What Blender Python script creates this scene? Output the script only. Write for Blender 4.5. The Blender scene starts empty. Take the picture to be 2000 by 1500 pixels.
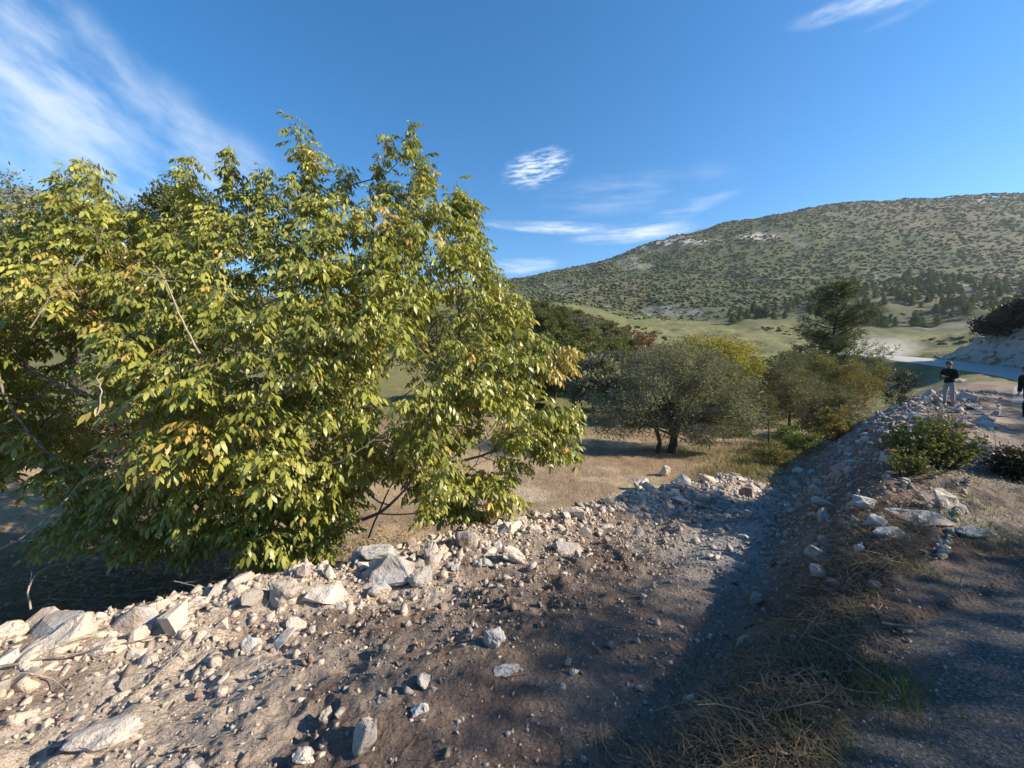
import bpy, bmesh, math, random
import numpy as np
from mathutils import Vector, Matrix
random.seed(7)
rng = np.random.default_rng(11)
sc = bpy.context.scene
col = sc.collection

# ------------------------------------------------------------------ camera
F, HY, H = 760.0, 715.0, 1.55            # focal length / horizon row in photo pixels, eye height
PITCH = math.atan((750 - HY) / F)
cam_d = bpy.data.cameras.new('camera')
cam_d.sensor_width = 36.0
cam_d.lens = 36.0 * F / 2000
cam_d.clip_start = 0.05
cam_d.clip_end = 20000
cam = bpy.data.objects.new('camera', cam_d)
col.objects.link(cam)
cam.location = (0, 0, H)
cam.rotation_euler = (math.radians(90) - PITCH, 0, 0)
sc.camera = cam

# ------------------------------------------------------------------ sun, sky, exposure
SUN_AZ, SUN_EL = math.radians(100), math.radians(29)
sdir = Vector((math.sin(SUN_AZ) * math.cos(SUN_EL), math.cos(SUN_AZ) * math.cos(SUN_EL), math.sin(SUN_EL)))
sun_d = bpy.data.lights.new('sun', 'SUN')
sun_d.energy = 5.0
sun_d.angle = math.radians(0.55)
sun_d.color = (1.0, 0.88, 0.72)
sun = bpy.data.objects.new('sun', sun_d)
col.objects.link(sun)
sun.rotation_euler = sdir.to_track_quat('Z', 'Y').to_euler()
sun.location = (60, -10, 40)

world = bpy.data.worlds.new('World')
sc.world = world
world.use_nodes = True
wt = world.node_tree
wt.nodes.clear()


class NT:
    """tiny node-graph helper"""
    def __init__(s, t): s.t = t
    def n(s, ty, ins=None, **kw):
        nd = s.t.nodes.new(ty)
        for k, v in kw.items(): setattr(nd, k, v)
        for k, v in (ins or {}).items(): s.set(nd.inputs[k], v)
        return nd
    def set(s, sock, v):
        if isinstance(v, bpy.types.NodeSocket): s.t.links.new(v, sock)
        else: sock.default_value = v
    def m(s, op, a, b=0.0, c=0.0, clamp=False):
        nd = s.n('ShaderNodeMath', {0: a, 1: b, 2: c}, operation=op); nd.use_clamp = clamp
        return nd.outputs[0]
    def mix(s, f, a, b, bl='MIX'):
        nd = s.n('ShaderNodeMix', data_type='RGBA', blend_type=bl)
        s.set(nd.inputs[0], f); s.set(nd.inputs[6], a); s.set(nd.inputs[7], b)
        return nd.outputs[2]
    def noise(s, vec, scale, detail=4, rough=0.6, dist=0.0):
        return s.n('ShaderNodeTexNoise', {'Vector': vec, 'Scale': scale, 'Detail': detail, 'Roughness': rough, 'Distortion': dist}).outputs[0]
    def ramp(s, v, lo, hi):
        nd = s.n('ShaderNodeMapRange', {0: v, 1: lo, 2: hi, 3: 0.0, 4: 1.0}); nd.interpolation_type = 'SMOOTHSTEP'; nd.clamp = True
        return nd.outputs[0]


def build_sky():
    g = NT(wt)
    sky = g.n('ShaderNodeTexSky', sky_type='NISHITA', sun_disc=False, sun_elevation=SUN_EL, sun_rotation=SUN_AZ,
              altitude=300, air_density=1.0, dust_density=0.08, ozone_density=2.2)
    hs = g.n('ShaderNodeHueSaturation', {'Saturation': 1.38, 'Value': 1.0, 'Color': sky.outputs[0]})
    tc = g.n('ShaderNodeTexCoord')
    xyz = g.n('ShaderNodeSeparateXYZ', {0: tc.outputs['Generated']}).outputs
    az = g.m('ARCTAN2', xyz[0], xyz[1])
    el = g.m('ARCSINE', xyz[2])
    # thin cirrus and one ripple patch, laid out by direction; each group shares one streak noise
    def ae(px, py):
        d = np.array([(px - 1000) / F, 1, (HY - py) / F]); d /= np.linalg.norm(d)
        return math.atan2(d[0], d[1]), math.asin(d[2])
    groups = [  # streak tilt, noise scale along / across, threshold lo / hi, [px, py, tilt, half length, half width, strength]
        (-24, 8, 18, .24, .84, [(150, 215, -27, .38, .12, .95), (30, 80, -33, .24, .07, .6), (320, 275, -16, .20, .09, .8), (60, 300, -10, .30, .08, .6), (-500, 330, -15, .5, .09, .6)]),
        (-2, 7, 40, .33, .76, [(1690, 30, -9, .12, .016, .85), (1790, 6, 8, .08, .018, .6), (1080, 450, -4, .17, .014, 1.3), (1235, 460, 1, .13, .020, 1.2),
                  (1340, 412, 14, .10, .020, .55), (1020, 522, 3, .085, .018, 1.3), (1230, 385, 0, .20, .045, .30)]),
        (4, 26, 150, .38, .64, [(1050, 338, 14, .075, .035, 1.15)])]
    total = None
    for gi, (gt, sx, sy, lo, hi, pats) in enumerate(groups):
        ct, st_ = math.cos(math.radians(gt)), math.sin(math.radians(gt))
        u = g.m('ADD', g.m('MULTIPLY', az, ct * sx), g.m('MULTIPLY', el, st_ * sx))
        v = g.m('SUBTRACT', g.m('MULTIPLY', el, ct * sy), g.m('MULTIPLY', az, st_ * sy))
        vec = g.n('ShaderNodeCombineXYZ', {0: u, 1: v, 2: gi * 7.3 + 1.2}).outputs[0]
        nz = g.noise(vec, 1.0, 6, 0.60)
        low = g.noise(g.n('ShaderNodeCombineXYZ', {0: az, 1: el, 2: gi * 2.0 + .4}).outputs[0], 9.0, 4, 0.6)
        wob = g.m('MULTIPLY', g.m('SUBTRACT', low, 0.5), 1.5)
        gs = None
        for (px, py, tilt, hl, hw, st) in pats:
            a0, e0 = ae(px, py); c2, s2 = math.cos(math.radians(tilt)), math.sin(math.radians(tilt)); ce = math.cos(e0)
            da = g.m('MULTIPLY_ADD', az, ce, -a0 * ce); de = g.m('SUBTRACT', el, e0)
            uu = g.m('MULTIPLY_ADD', da, c2 / hl, g.m('MULTIPLY', de, s2 / hl)); vv = g.m('MULTIPLY_ADD', de, c2 / hw, g.m('MULTIPLY', da, -s2 / hw))
            q = g.m('ADD', g.m('MULTIPLY_ADD', uu, uu, wob), g.m('MULTIPLY', vv, vv))
            k = g.m('MULTIPLY', g.ramp(q, 1.5, -.3), st)
            gs = k if gs is None else g.m('MAXIMUM', gs, k)
        k = g.m('MULTIPLY', gs, g.ramp(nz, lo, hi))
        total = k if total is None else g.m('MAXIMUM', total, k)
    cov = g.m('MULTIPLY', g.m('MINIMUM', total, 1.0), 0.85)
    out = g.mix(cov, hs.outputs[0], (4.6, 5.1, 5.8, 1))
    bg = g.n('ShaderNodeBackground', {'Color': out, 'Strength': 0.11})
    o = g.n('ShaderNodeOutputWorld', {'Surface': bg.outputs[0]})


build_sky()
world.cycles.sampling_method = 'MANUAL'
world.cycles.sample_map_resolution = 256
vs = sc.view_settings
vs.view_transform = 'Standard'
vs.look = 'None'
vs.exposure = 0.98
vs.gamma = 1.0
vs.use_curve_mapping = False
sc.render.engine = 'CYCLES'
sc.cycles.use_denoising = True
sc.cycles.max_bounces = 6
sc.cycles.transparent_max_bounces = 8
sc.cycles.volume_bounces = 1

# ------------------------------------------------------------------ helpers
def ray(px, py):
    xc, yc = (px - 1000) / F, (750 - py) / F
    cp, sp = math.cos(PITCH), math.sin(PITCH)
    d = np.array([xc, cp + yc * sp, -sp + yc * cp])
    return d / d[1]


def at(px, py, depth):
    return np.array([0, 0, H]) + ray(px, py) * depth


def project(x, y, z):
    """photo pixel of a world point (x, y, z arrays)"""
    cp, sp = math.cos(PITCH), math.sin(PITCH)
    dz = z - H
    f = y * cp - dz * sp
    u = y * sp + dz * cp
    f = np.where(f > 0.01, f, 0.01)
    return 1000 + F * x / f, 750 - F * u / f


def _hash(ix, iy, seed):
    h = (ix.astype(np.int64) * 374761393 + iy.astype(np.int64) * 668265263 + seed * 974634777) & 0xffffffff
    h = ((h ^ (h >> 13)) * 1274126177) & 0xffffffff
    h = h ^ (h >> 16)
    return (h & 0xffff) / 65535.0


def vnoise(x, y, seed=0):
    x = np.asarray(x, float); y = np.asarray(y, float)
    ix, iy = np.floor(x), np.floor(y)
    fx, fy = x - ix, y - iy
    fx = fx * fx * (3 - 2 * fx); fy = fy * fy * (3 - 2 * fy)
    a, b = _hash(ix, iy, seed), _hash(ix + 1, iy, seed)
    c, d = _hash(ix, iy + 1, seed), _hash(ix + 1, iy + 1, seed)
    return (a + (b - a) * fx) * (1 - fy) + (c + (d - c) * fx) * fy


def fbm(x, y, seed=0, oct=4, gain=0.5):
    s, a, t = 0, 1.0, 0
    for o in range(oct):
        s = s + a * vnoise(x * 2 ** o + 17.3 * o, y * 2 ** o - 9.1 * o, seed + o)
        t += a; a *= gain
    return s / t


def sstep(a, b, x):
    t = np.clip((x - a) / (b - a), 0, 1)
    return t * t * (3 - 2 * t)


def mesh_np(name, V, polys=None, tris=None, quads=None, attrs=None, smooth=False):
    """V (n,3); tris (m,3) and/or quads (k,4) -> mesh"""
    me = bpy.data.meshes.new(name)
    V = np.ascontiguousarray(V, np.float32)
    loops, starts = [], []
    n = 0
    if tris is not None and len(tris):
        tris = np.asarray(tris, np.int32); loops.append(tris.ravel()); starts.append(np.arange(len(tris)) * 3); n = tris.size
    if quads is not None and len(quads):
        quads = np.asarray(quads, np.int32); loops.append(quads.ravel()); starts.append(n + np.arange(len(quads)) * 4)
    loops = np.concatenate(loops).astype(np.int32); starts = np.concatenate(starts).astype(np.int32)
    me.vertices.add(len(V)); me.vertices.foreach_set('co', V.ravel())
    me.loops.add(len(loops)); me.loops.foreach_set('vertex_index', loops)
    me.polygons.add(len(starts)); me.polygons.foreach_set('loop_start', starts)
    for k, a in (attrs or {}).items():
        a = np.asarray(a, np.float32)
        if a.ndim == 1: a = np.repeat(a[:, None], 3, 1)
        if a.shape[1] == 3: a = np.concatenate([a, np.ones((len(a), 1), np.float32)], 1)
        at_ = me.attributes.new(k, 'FLOAT_COLOR', 'POINT'); at_.data.foreach_set('color', a.astype(np.float32).ravel())
    me.update(calc_edges=True)
    if smooth: me.polygons.foreach_set('use_smooth', np.ones(len(starts), bool))
    me.validate()
    return me


def obj(name, me, mat=None, parent=None, label=None, cat=None, group=None, kind=None):
    o = bpy.data.objects.new(name, me)
    col.objects.link(o)
    if mat is not None and me is not None and not me.materials: me.materials.append(mat)
    if parent is not None: o.parent = parent
    tag(o, label, cat, group, kind)
    return o


def tag(o, label=None, cat=None, group=None, kind=None):
    for k, v in (('label', label), ('category', cat), ('group', group), ('kind', kind)):
        if v: o[k] = v
    return o


def empty(name, loc, label=None, cat=None, group=None, rz=0.0, kind=None):
    o = bpy.data.objects.new(name, None)
    col.objects.link(o)
    o.empty_display_size = 0.2
    o.location = [float(c) for c in loc]; o.rotation_euler.z = rz
    return tag(o, label, cat, group, kind)


def tubes(paths, k=6):
    """paths: list of (pts (n,3), radii (n,)) -> V, quads"""
    VV, QQ, off = [], [], 0
    ang = np.linspace(0, 2 * math.pi, k, endpoint=False)
    for P, R in paths:
        P = np.asarray(P, float); R = np.asarray(R, float); n = len(P)
        if n < 2: continue
        T = np.gradient(P, axis=0); T /= np.linalg.norm(T, axis=1)[:, None] + 1e-9
        ref = np.array([0, 0, 1.0]) if abs(T[:, 2]).mean() < 0.8 else np.array([1.0, 0, 0])
        A = np.cross(T, ref); A /= np.linalg.norm(A, axis=1)[:, None] + 1e-9
        B = np.cross(T, A)
        ring = P[:, None] + R[:, None, None] * (np.cos(ang)[None, :, None] * A[:, None] + np.sin(ang)[None, :, None] * B[:, None])
        VV.append(ring.reshape(-1, 3))
        i = np.arange(n - 1)[:, None] * k; j = np.arange(k)[None]; j2 = (j + 1) % k
        QQ.append(np.stack([i + j, i + j2, i + k + j2, i + k + j], -1).reshape(-1, 4) + off)
        off += n * k
    return np.concatenate(VV), np.concatenate(QQ)


# ------------------------------------------------------------------ materials
def new_mat(name):
    m = bpy.data.materials.new(name); m.use_nodes = True
    m.node_tree.nodes.clear()
    return m, NT(m.node_tree)


def finish(m, g, shader, disp=None):
    g.n('ShaderNodeOutputMaterial', {'Surface': shader})
    return m


def bump(g, h, strength, dist, normal=None):
    ins = {'Height': h, 'Strength': strength, 'Distance': dist}
    if normal is not None: ins['Normal'] = normal
    return g.n('ShaderNodeBump', ins).outputs[0]


def mat_ground():
    m, g = new_mat('earth')
    pos = g.n('ShaderNodeNewGeometry').outputs['Position']
    at_ = g.n('ShaderNodeAttribute', attribute_name='col'); a, al = at_.outputs['Color'], at_.outputs['Alpha']
    n1 = g.noise(pos, 0.9, 6, 0.65); n2 = g.noise(pos, 14, 6, 0.7); n3 = g.noise(pos, 90, 4, 0.7)
    f = g.m('ADD', g.m('MULTIPLY', n1, 0.55), g.m('ADD', g.m('MULTIPLY', n2, 0.65), g.m('MULTIPLY', n3, 0.5)))
    c = g.mix(1.0, a, g.n('ShaderNodeCombineXYZ', {0: f, 1: f, 2: f}).outputs[0], 'MULTIPLY')
    c = g.mix(g.m('MULTIPLY', al, g.ramp(n2, .55, .8)), c, g.mix(0.5, c, (.50, .43, .35, 1)))
    c = g.mix(g.m('MULTIPLY', al, g.ramp(n3, .42, .34)), c, g.mix(.55, c, (.05, .04, .03, 1)))
    c = g.mix(g.m('MULTIPLY', al, g.ramp(n3, .60, .68)), c, g.mix(.4, c, (.72, .66, .58, 1)))
    vor = g.n('ShaderNodeTexVoronoi', {'Vector': pos, 'Scale': 38.0}).outputs['Distance']
    vor2 = g.n('ShaderNodeTexVoronoi', {'Vector': pos, 'Scale': 11.0, 'Randomness': 1.0}).outputs['Distance']
    b = bump(g, n3, .9, .03)
    b = bump(g, vor, .7, .035, b)
    b = bump(g, g.m('ADD', n2, g.m('MULTIPLY', vor2, .5)), .75, .09, b)
    s = g.n('ShaderNodeBsdfPrincipled', {'Base Color': c, 'Roughness': .95, 'Specular IOR Level': .15, 'Normal': b})
    return finish(m, g, s.outputs[0])


def mat_rock(name, c0, c1, dirt):
    m, g = new_mat(name)
    tc = g.n('ShaderNodeTexCoord').outputs['Object']
    rnd = g.n('ShaderNodeObjectInfo').outputs['Random']
    geo = g.n('ShaderNodeNewGeometry')
    pos = geo.outputs['Position']
    n1 = g.noise(pos, 5, 6, .65); n2 = g.noise(pos, 30, 6, .7); n3 = g.noise(pos, 2.2, 4, .6)
    c = g.mix(g.m('ADD', g.m('MULTIPLY', rnd, .6), g.m('MULTIPLY', n1, .5)), c0, c1)
    c = g.mix(g.ramp(n3, .45, .68), c, dirt)
    c = g.mix(g.ramp(n2, .56, .70), c, g.mix(.55, c, (.06, .055, .05, 1)))
    b = bump(g, n2, .7, .02); b = bump(g, n1, .8, .09, b)
    s = g.n('ShaderNodeBsdfPrincipled', {'Base Color': c, 'Roughness': .9, 'Specular IOR Level': .25, 'Normal': b})
    return finish(m, g, s.outputs[0])


def mat_leaf(name, c0, c1, c2=None, trans=.35, rough=.45, spec=.4, tint=True, scale=1.2):
    """c0..c1 by clump noise, c2 = odd colour by the 'tint' attribute (red channel), green channel = value"""
    m, g = new_mat(name)
    pos = g.n('ShaderNodeNewGeometry').outputs['Position']
    at_ = g.n('ShaderNodeAttribute', attribute_name='tint')
    sep = g.n('ShaderNodeSeparateColor', {0: at_.outputs['Color']}).outputs
    n1 = g.noise(pos, scale, 3, .6)
    c = g.mix(g.m('ADD', g.m('MULTIPLY', g.ramp(n1, .3, .7), .5), g.m('MULTIPLY', sep[1], .5)), c0, c1)
    if c2: c = g.mix(sep[0], c, c2)
    d = g.n('ShaderNodeBsdfPrincipled', {'Base Color': c, 'Roughness': rough, 'Specular IOR Level': spec})
    t = g.n('ShaderNodeBsdfTranslucent', {'Color': g.mix(1.0, c, (1.25, 1.25, .7, 1), 'MULTIPLY')})
    s = g.n('ShaderNodeMixShader', {0: trans, 1: d.outputs[0], 2: t.outputs[0]})
    return finish(m, g, s.outputs[0])


def mat_plain(name, c, rough=.85, nscale=20, var=.35, bmp=.4, spec=.3):
    m, g = new_mat(name)
    pos = g.n('ShaderNodeTexCoord').outputs['Object']
    n = g.noise(pos, nscale, 5, .65)
    dark = tuple(x * (1 - var) for x in c[:3]) + (1,); lite = tuple(min(1, x * (1 + var)) for x in c[:3]) + (1,)
    cc = g.mix(g.ramp(n, .3, .7), dark, lite)
    s = g.n('ShaderNodeBsdfPrincipled', {'Base Color': cc, 'Roughness': rough, 'Specular IOR Level': spec, 'Normal': bump(g, n, bmp, .01)})
    return finish(m, g, s.outputs[0])


M = {}
M['earth'] = mat_ground()
M['limestone'] = mat_rock('limestone', (.46, .38, .30, 1), (.66, .58, .49, 1), (.58, .46, .35, 1))
M['greystone'] = mat_rock('grey_limestone', (.31, .30, .28, 1), (.50, .48, .45, 1), (.34, .27, .21, 1))
M['brownstone'] = mat_rock('earthy_stone', (.30, .25, .20, 1), (.50, .45, .39, 1), (.24, .17, .12, 1))
M['bark'] = mat_plain('grey_bark', (.22, .19, .155), .9, 14, .5, .8)
M['darkbark'] = mat_plain('dark_bark', (.07, .058, .045), .95, 14, .5, .8)
M['stick'] = mat_plain('brown_stick', (.19, .145, .10), .9, 25, .4, .4)
M['twig'] = mat_plain('bleached_twig', (.34, .29, .23), .85, 25, .3, .3)
M['walnut'] = mat_leaf('walnut_leaf', (.095, .12, .017, 1), (.42, .41, .085, 1), (.50, .33, .08, 1), .22, .40, .5)
M['olive'] = mat_leaf('olive_leaf', (.11, .12, .068, 1), (.29, .285, .19, 1), None, .2, .75, .12)
M['oak'] = mat_leaf('oak_leaf', (.055, .075, .022, 1), (.16, .17, .05, 1), (.22, .16, .05, 1), .25, .65, .18, scale=.5)
M['yellow'] = mat_leaf('yellow_leaf', (.19, .19, .045, 1), (.34, .31, .075, 1), (.40, .25, .06, 1), .3, .65, .15)
M['red'] = mat_leaf('red_leaf', (.17, .075, .04, 1), (.25, .13, .06, 1), None, .2)
M['pine'] = mat_leaf('pine_needle', (.050, .070, .028, 1), (.14, .155, .062, 1), None, .18, .7, .15)
M['shrub'] = mat_leaf('shrub_leaf', (.085, .105, .03, 1), (.21, .215, .075, 1), (.30, .18, .07, 1), .25, .6, .2)
M['greyshrub'] = mat_leaf('grey_shrub_leaf', (.085, .09, .045, 1), (.20, .195, .11, 1), (.24, .15, .08, 1), .22, .75, .12)
M['darkshrub'] = mat_leaf('dark_shrub_leaf', (.035, .035, .02, 1), (.09, .075, .04, 1), (.16, .09, .05, 1), .2)
M['scrub'] = mat_leaf('hill_scrub', (.082, .094, .042, 1), (.125, .135, .060, 1), (.27, .22, .10, 1), .1, .8, .1, scale=.02)
M['straw'] = mat_leaf('dry_straw', (.07, .052, .035, 1), (.22, .165, .105, 1), (.06, .045, .03, 1), .15, .7, .2)
M['grass'] = mat_leaf('green_grass', (.05, .085, .015, 1), (.13, .17, .035, 1), (.28, .22, .09, 1), .3, .5, .3)
M['drygrass'] = mat_leaf('dry_field_grass', (.42, .30, .16, 1), (.60, .46, .27, 1), (.20, .22, .06, 1), .25, .6, .2)

# ------------------------------------------------------------------ terrain functions
RE = np.array([(-63, -48.9), (0.0, 0.0), (17, 13.2), (35, 27.3), (51, 39.5), (58, 50), (63, 62), (66, 74), (64, 88), (57, 101), (46, 112)], float)
_c = [RE[0]]
for i in range(len(RE) - 1):            # soften the corners of the road edge line
    a, b = RE[i], RE[i + 1]
    for t in np.linspace(0, 1, 7)[1:]:
        p0 = RE[max(i - 1, 0)]; p3 = RE[min(i + 2, len(RE) - 1)]
        _c.append(0.5 * ((2 * a) + (b - p0) * t + (2 * p0 - 5 * a + 4 * b - p3) * t ** 2 + (-p0 + 3 * a - 3 * b + p3) * t ** 3))
EDGE = np.array(_c)
seg_l = np.linalg.norm(np.diff(EDGE, axis=0), axis=1)
cum = np.concatenate([[0], np.cumsum(seg_l)])
S0 = cum[6]                              # arc length where the camera stands
WOFF = lambda S: np.interp(S, [-5, 1.5, 3, 4.5, 6, 10, 20, 30], [.55, .55, .45, .0, -.5, -.9, -.4, 0])      # the gravel reaches a little further out beside the camera
ROADZ_S = [-90, 8, 18, 24, 44, 64, 76.5, 89, 101.5, 117, 135, 160, 200]
ROADZ = [0, 0, -.18, -.18, -.08, 0, .9, 2.0, 3.3, 5, 6.5, 8, 9]


def sw(x, y):
    """distance along (s) and left of (w) the road's left edge"""
    x = np.asarray(x, float); y = np.asarray(y, float)
    best = np.full(x.shape, 1e18); S = np.zeros(x.shape); W = np.zeros(x.shape)
    for i in range(len(seg_l)):
        a, b = EDGE[i], EDGE[i + 1]; L = seg_l[i]; ux, uy = (b - a) / L
        t = (x - a[0]) * ux + (y - a[1]) * uy
        lo = -1e9 if i == 0 else 0; hi = 1e9 if i == len(seg_l) - 1 else L
        tc = np.clip(t, lo, hi)
        dx, dy = x - a[0] - ux * tc, y - a[1] - uy * tc
        d2 = dx * dx + dy * dy
        k = d2 < best
        sg = np.where(-uy * (x - a[0]) + ux * (y - a[1]) >= 0, 1, -1)
        S = np.where(k, cum[i] + tc - S0, S); W = np.where(k, sg * np.sqrt(d2), W); best = np.where(k, d2, best)
    return S, W


PXS = [-600, 0, 500, 1000, 1150, 1300, 1450, 1600, 1750, 1900, 2100, 2600]
ROWS = {30: [740, 745, 785, 812, 816, 816, 816, 810, 800, 790, 770, 740],
        60: [660, 650, 680, 700, 728, 760, 762, 755, 742, 728, 705, 690],
        90: [620, 610, 625, 625, 655, 716, 735, 730, 716, 692, 670, 650],
        150: [600, 600, 615, 618, 648, 690, 692, 690, 690, 672, 640, 620],
        220: [600, 600, 605, 600, 628, 652, 650, 648, 650, 640, 620, 600],
        300: [600, 600, 600, 588, 606, 620, 602, 594, 592, 586, 580, 570],
        450: [600, 600, 595, 575, 572, 565, 547, 532, 522, 516, 510, 500],
        600: [600, 595, 590, 560, 540, 512, 482, 457, 441, 431, 420, 410],
        720: [600, 592, 583, 546, 512, 467, 428, 404, 391, 382, 374, 368],
        1000: [630, 620, 610, 600, 570, 535, 505, 485, 475, 470, 465, 450]}
_cp = []
for d_, rows in ROWS.items():
    for px, py in zip(PXS, rows):
        r_ = ray(px, py); th = math.atan2(r_[0], 1)
        _cp.append((th, math.log(d_ / math.cos(th)), r_[2] * math.cos(th)))
for th in (-1.9, -2.6, 1.9, 2.6, 3.14, -3.14):
    for r_, t_ in ((20, -.08), (50, .04), (150, .09), (500, .12), (1200, .08)):
        _cp.append((th, math.log(r_), t_))
for th in np.linspace(-3.14, 3.14, 14): _cp.append((th, math.log(3000), .02))
CP = np.array(_cp)
KS = 1.6                                  # azimuth counts more than log-distance
def _k(r2): return np.where(r2 > 1e-12, 0.5 * r2 * np.log(r2 + 1e-12), 0)
_X = CP[:, :2] * [KS, 1]
_K = _k(((_X[:, None] - _X[None]) ** 2).sum(-1)) + np.eye(len(_X)) * .004
_P = np.concatenate([np.ones((len(_X), 1)), _X], 1)
_A = np.block([[_K, _P], [_P.T, np.zeros((3, 3))]])
_W = np.linalg.solve(_A, np.concatenate([CP[:, 2], np.zeros(3)]))


def far_z(x, y):
    r = np.sqrt(x * x + y * y) + 1e-6
    q = np.stack([np.arctan2(x, y) * KS, np.log(np.clip(r, 18, 6000))], -1).reshape(-1, 2)
    out = np.empty(len(q))
    for i in range(0, len(q), 20000):
        b = q[i:i + 20000]
        d2 = ((b[:, None] - _X[None]) ** 2).sum(-1)
        out[i:i + 20000] = _k(d2) @ _W[:len(_X)] + _W[-3] + b @ _W[-2:]
    return out.reshape(r.shape) * r + H


TRK = lambda S: np.interp(S, [0, 1.2, 2.5, 5, 7.6, 10.5, 13, 18], [1.25, 1.35, 1.6, 2.1, 2.8, 3.5, 4.0, 5.2])     # middle of the track


def terrain(x, y, rough=True):
    x = np.asarray(x, float); y = np.asarray(y, float)
    r = np.sqrt(x * x + y * y)
    S, W = sw(x, y)
    zr = np.interp(S, ROADZ_S, ROADZ)
    # the field below
    zf = -2.45 + .12 * (fbm(x * .15, y * .15, 3) - .5)
    up = np.clip(-6 - x - .35 * y + 3, 0, 30)          # ground climbs on the far left
    zf = zf + .16 * up
    zfar = far_z(x, y)
    k = sstep(26, 52, r)
    zlow = zf * (1 - k) + zfar * k
    # bench / ramp between road and ridge
    zti = np.interp(S, [-20, -5, 0, 3, 7.6, 11.8, 17, 25], [-.25, -.25, -.30, -.50, -.95, -1.60, -2.35, -2.5])
    zto = np.interp(S, [-20, -5, -1, 3.9, 7.6, 10.6, 12, 17, 25], [-.55, -.55, -.62, -1.0, -1.32, -1.62, -1.8, -2.4, -2.5])
    kw = np.clip((W - 2.0) / 2.2, 0, 1); zt = zti + (zto - zti) * kw
    k2 = sstep(17, 26, S); zt = zt * (1 - k2) + zlow * k2
    wc = np.interp(S, [-10, 0, 3, 6, 12, 23, 60, 90], [.5, .5, .5, .8, 1.2, 2.0, 1.8, 1.4])
    wt_ = np.interp(S, [-20, 0, 3, 5, 7.6, 12, 18, 30, 60, 90], [1.5, 1.15, 1.3, 1.65, 2.4, 3.5, 5.6, 7.0, 7.5, 6])
    crest = zr + .16 * sstep(4, 9, S) * sstep(-.2, .8, W)
    z = crest + (zt - crest) * sstep(0, 1, (W - wc) / (wt_ - wc))
    # ridge of rubble pushed to the outer side, then the drop to the field
    rh = np.interp(S, [-12, -4, -1, 2, 5, 8, 10.5, 12.5], [.05, .10, .14, .22, .24, .30, .38, 0])
    z = z + rh * np.exp(-((W - 4.3) / .55) ** 2)
    w1 = 4.55 + .25 * (vnoise(S * .8, S * 0, 5) - .5)
    drop = sstep(0, 1, (W - w1) / np.interp(S, [-10, 12, 18], [1.9, 2.2, 5.0]))
    z = z + (zlow - z) * drop
    # right of the road: verge, cut bank, hillside
    Wr = -W - 7.2
    bh = np.interp(S, [-60, -10, 10, 30, 55, 72, 84, 91, 98, 110], [2, 1.2, 1.0, 1.2, 5.2, 7.0, 6.2, 4.0, .3, .1])
    hb = bh * sstep(0, 1, (Wr - .3) / (1.2 + bh * .45)) + np.clip(Wr - 2.5, 0, 45) * np.interp(S, [0, 40, 78, 97], [.12, .22, .34, .02])
    zright = zr - .02 + hb
    kr = sstep(35, 60, Wr)
    zright = zright * (1 - kr) + np.maximum(zfar, zr) * kr
    z = np.where(W < WOFF(S), np.where(Wr > 0, zright, zr - .03 - .015 * sstep(0, .4, -W)), z)
    ke = sstep(104, 120, S)
    z = z * (1 - ke) + zlow * ke
    # roughness
    if rough:
        near = 1 - sstep(40, 70, r)
        bench = sstep(-.05, .5, W - WOFF(S)) * (1 - sstep(5.2, 7.5, W)) * (1 - sstep(12, 40, S) * .3)
        lump = (fbm(x * 1.1, y * 1.1, 21, 3) - .5) * .16 + (fbm(x * 3.6, y * 3.6, 31, 3) - .5) * .14 + (np.abs(fbm(x * 9, y * 9, 41, 3) - .5) - .12) * -.10
        ontrk = np.exp(-((W - TRK(S)) / .6) ** 4) * sstep(-.5, 1.5, S) * (1 - sstep(12, 15, S))
        z = z + lump * bench * near * (1 - .75 * ontrk)
        z = z - .035 * ontrk * (np.exp(-((W - TRK(S) - .42) / .13) ** 2) + np.exp(-((W - TRK(S) + .38) / .13) ** 2))
        z = z + (fbm(x * 2.2, y * 2.2, 51, 4) - .5) * .12 * sstep(5.5, 8, W) * near
        z = z + (fbm(x * .8, y * .8, 61, 5) - .5) * 1.0 * sstep(.2, 1.2, Wr) * near
        z = z + (np.abs(fbm(x * .5, y * .5, 66, 5) - .5) * -4.0 + .5) * sstep(.2, 2.0, Wr) * sstep(40, 60, S) * (1 - sstep(130, 160, r))
        hill = sstep(120, 260, r)
        z = z + (fbm(x * .02, y * .02, 71, 5, .55) - .5) * 16 * hill
    return z


def ground_at(px, py):
    """where the photo ray through a pixel meets the terrain"""
    d = ray(px, py)
    t = np.geomspace(1.0, 900, 3000)
    X, Y, Z = d[0] * t, t, H + d[2] * t
    below = np.nonzero(Z < terrain(X, Y))[0]
    i = below[0] if len(below) else len(t) - 1
    return np.array([X[i], Y[i], float(terrain(X[i:i + 1], Y[i:i + 1])[0])])


def tz(x, y): return float(terrain(np.array([x]), np.array([y]))[0])


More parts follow.
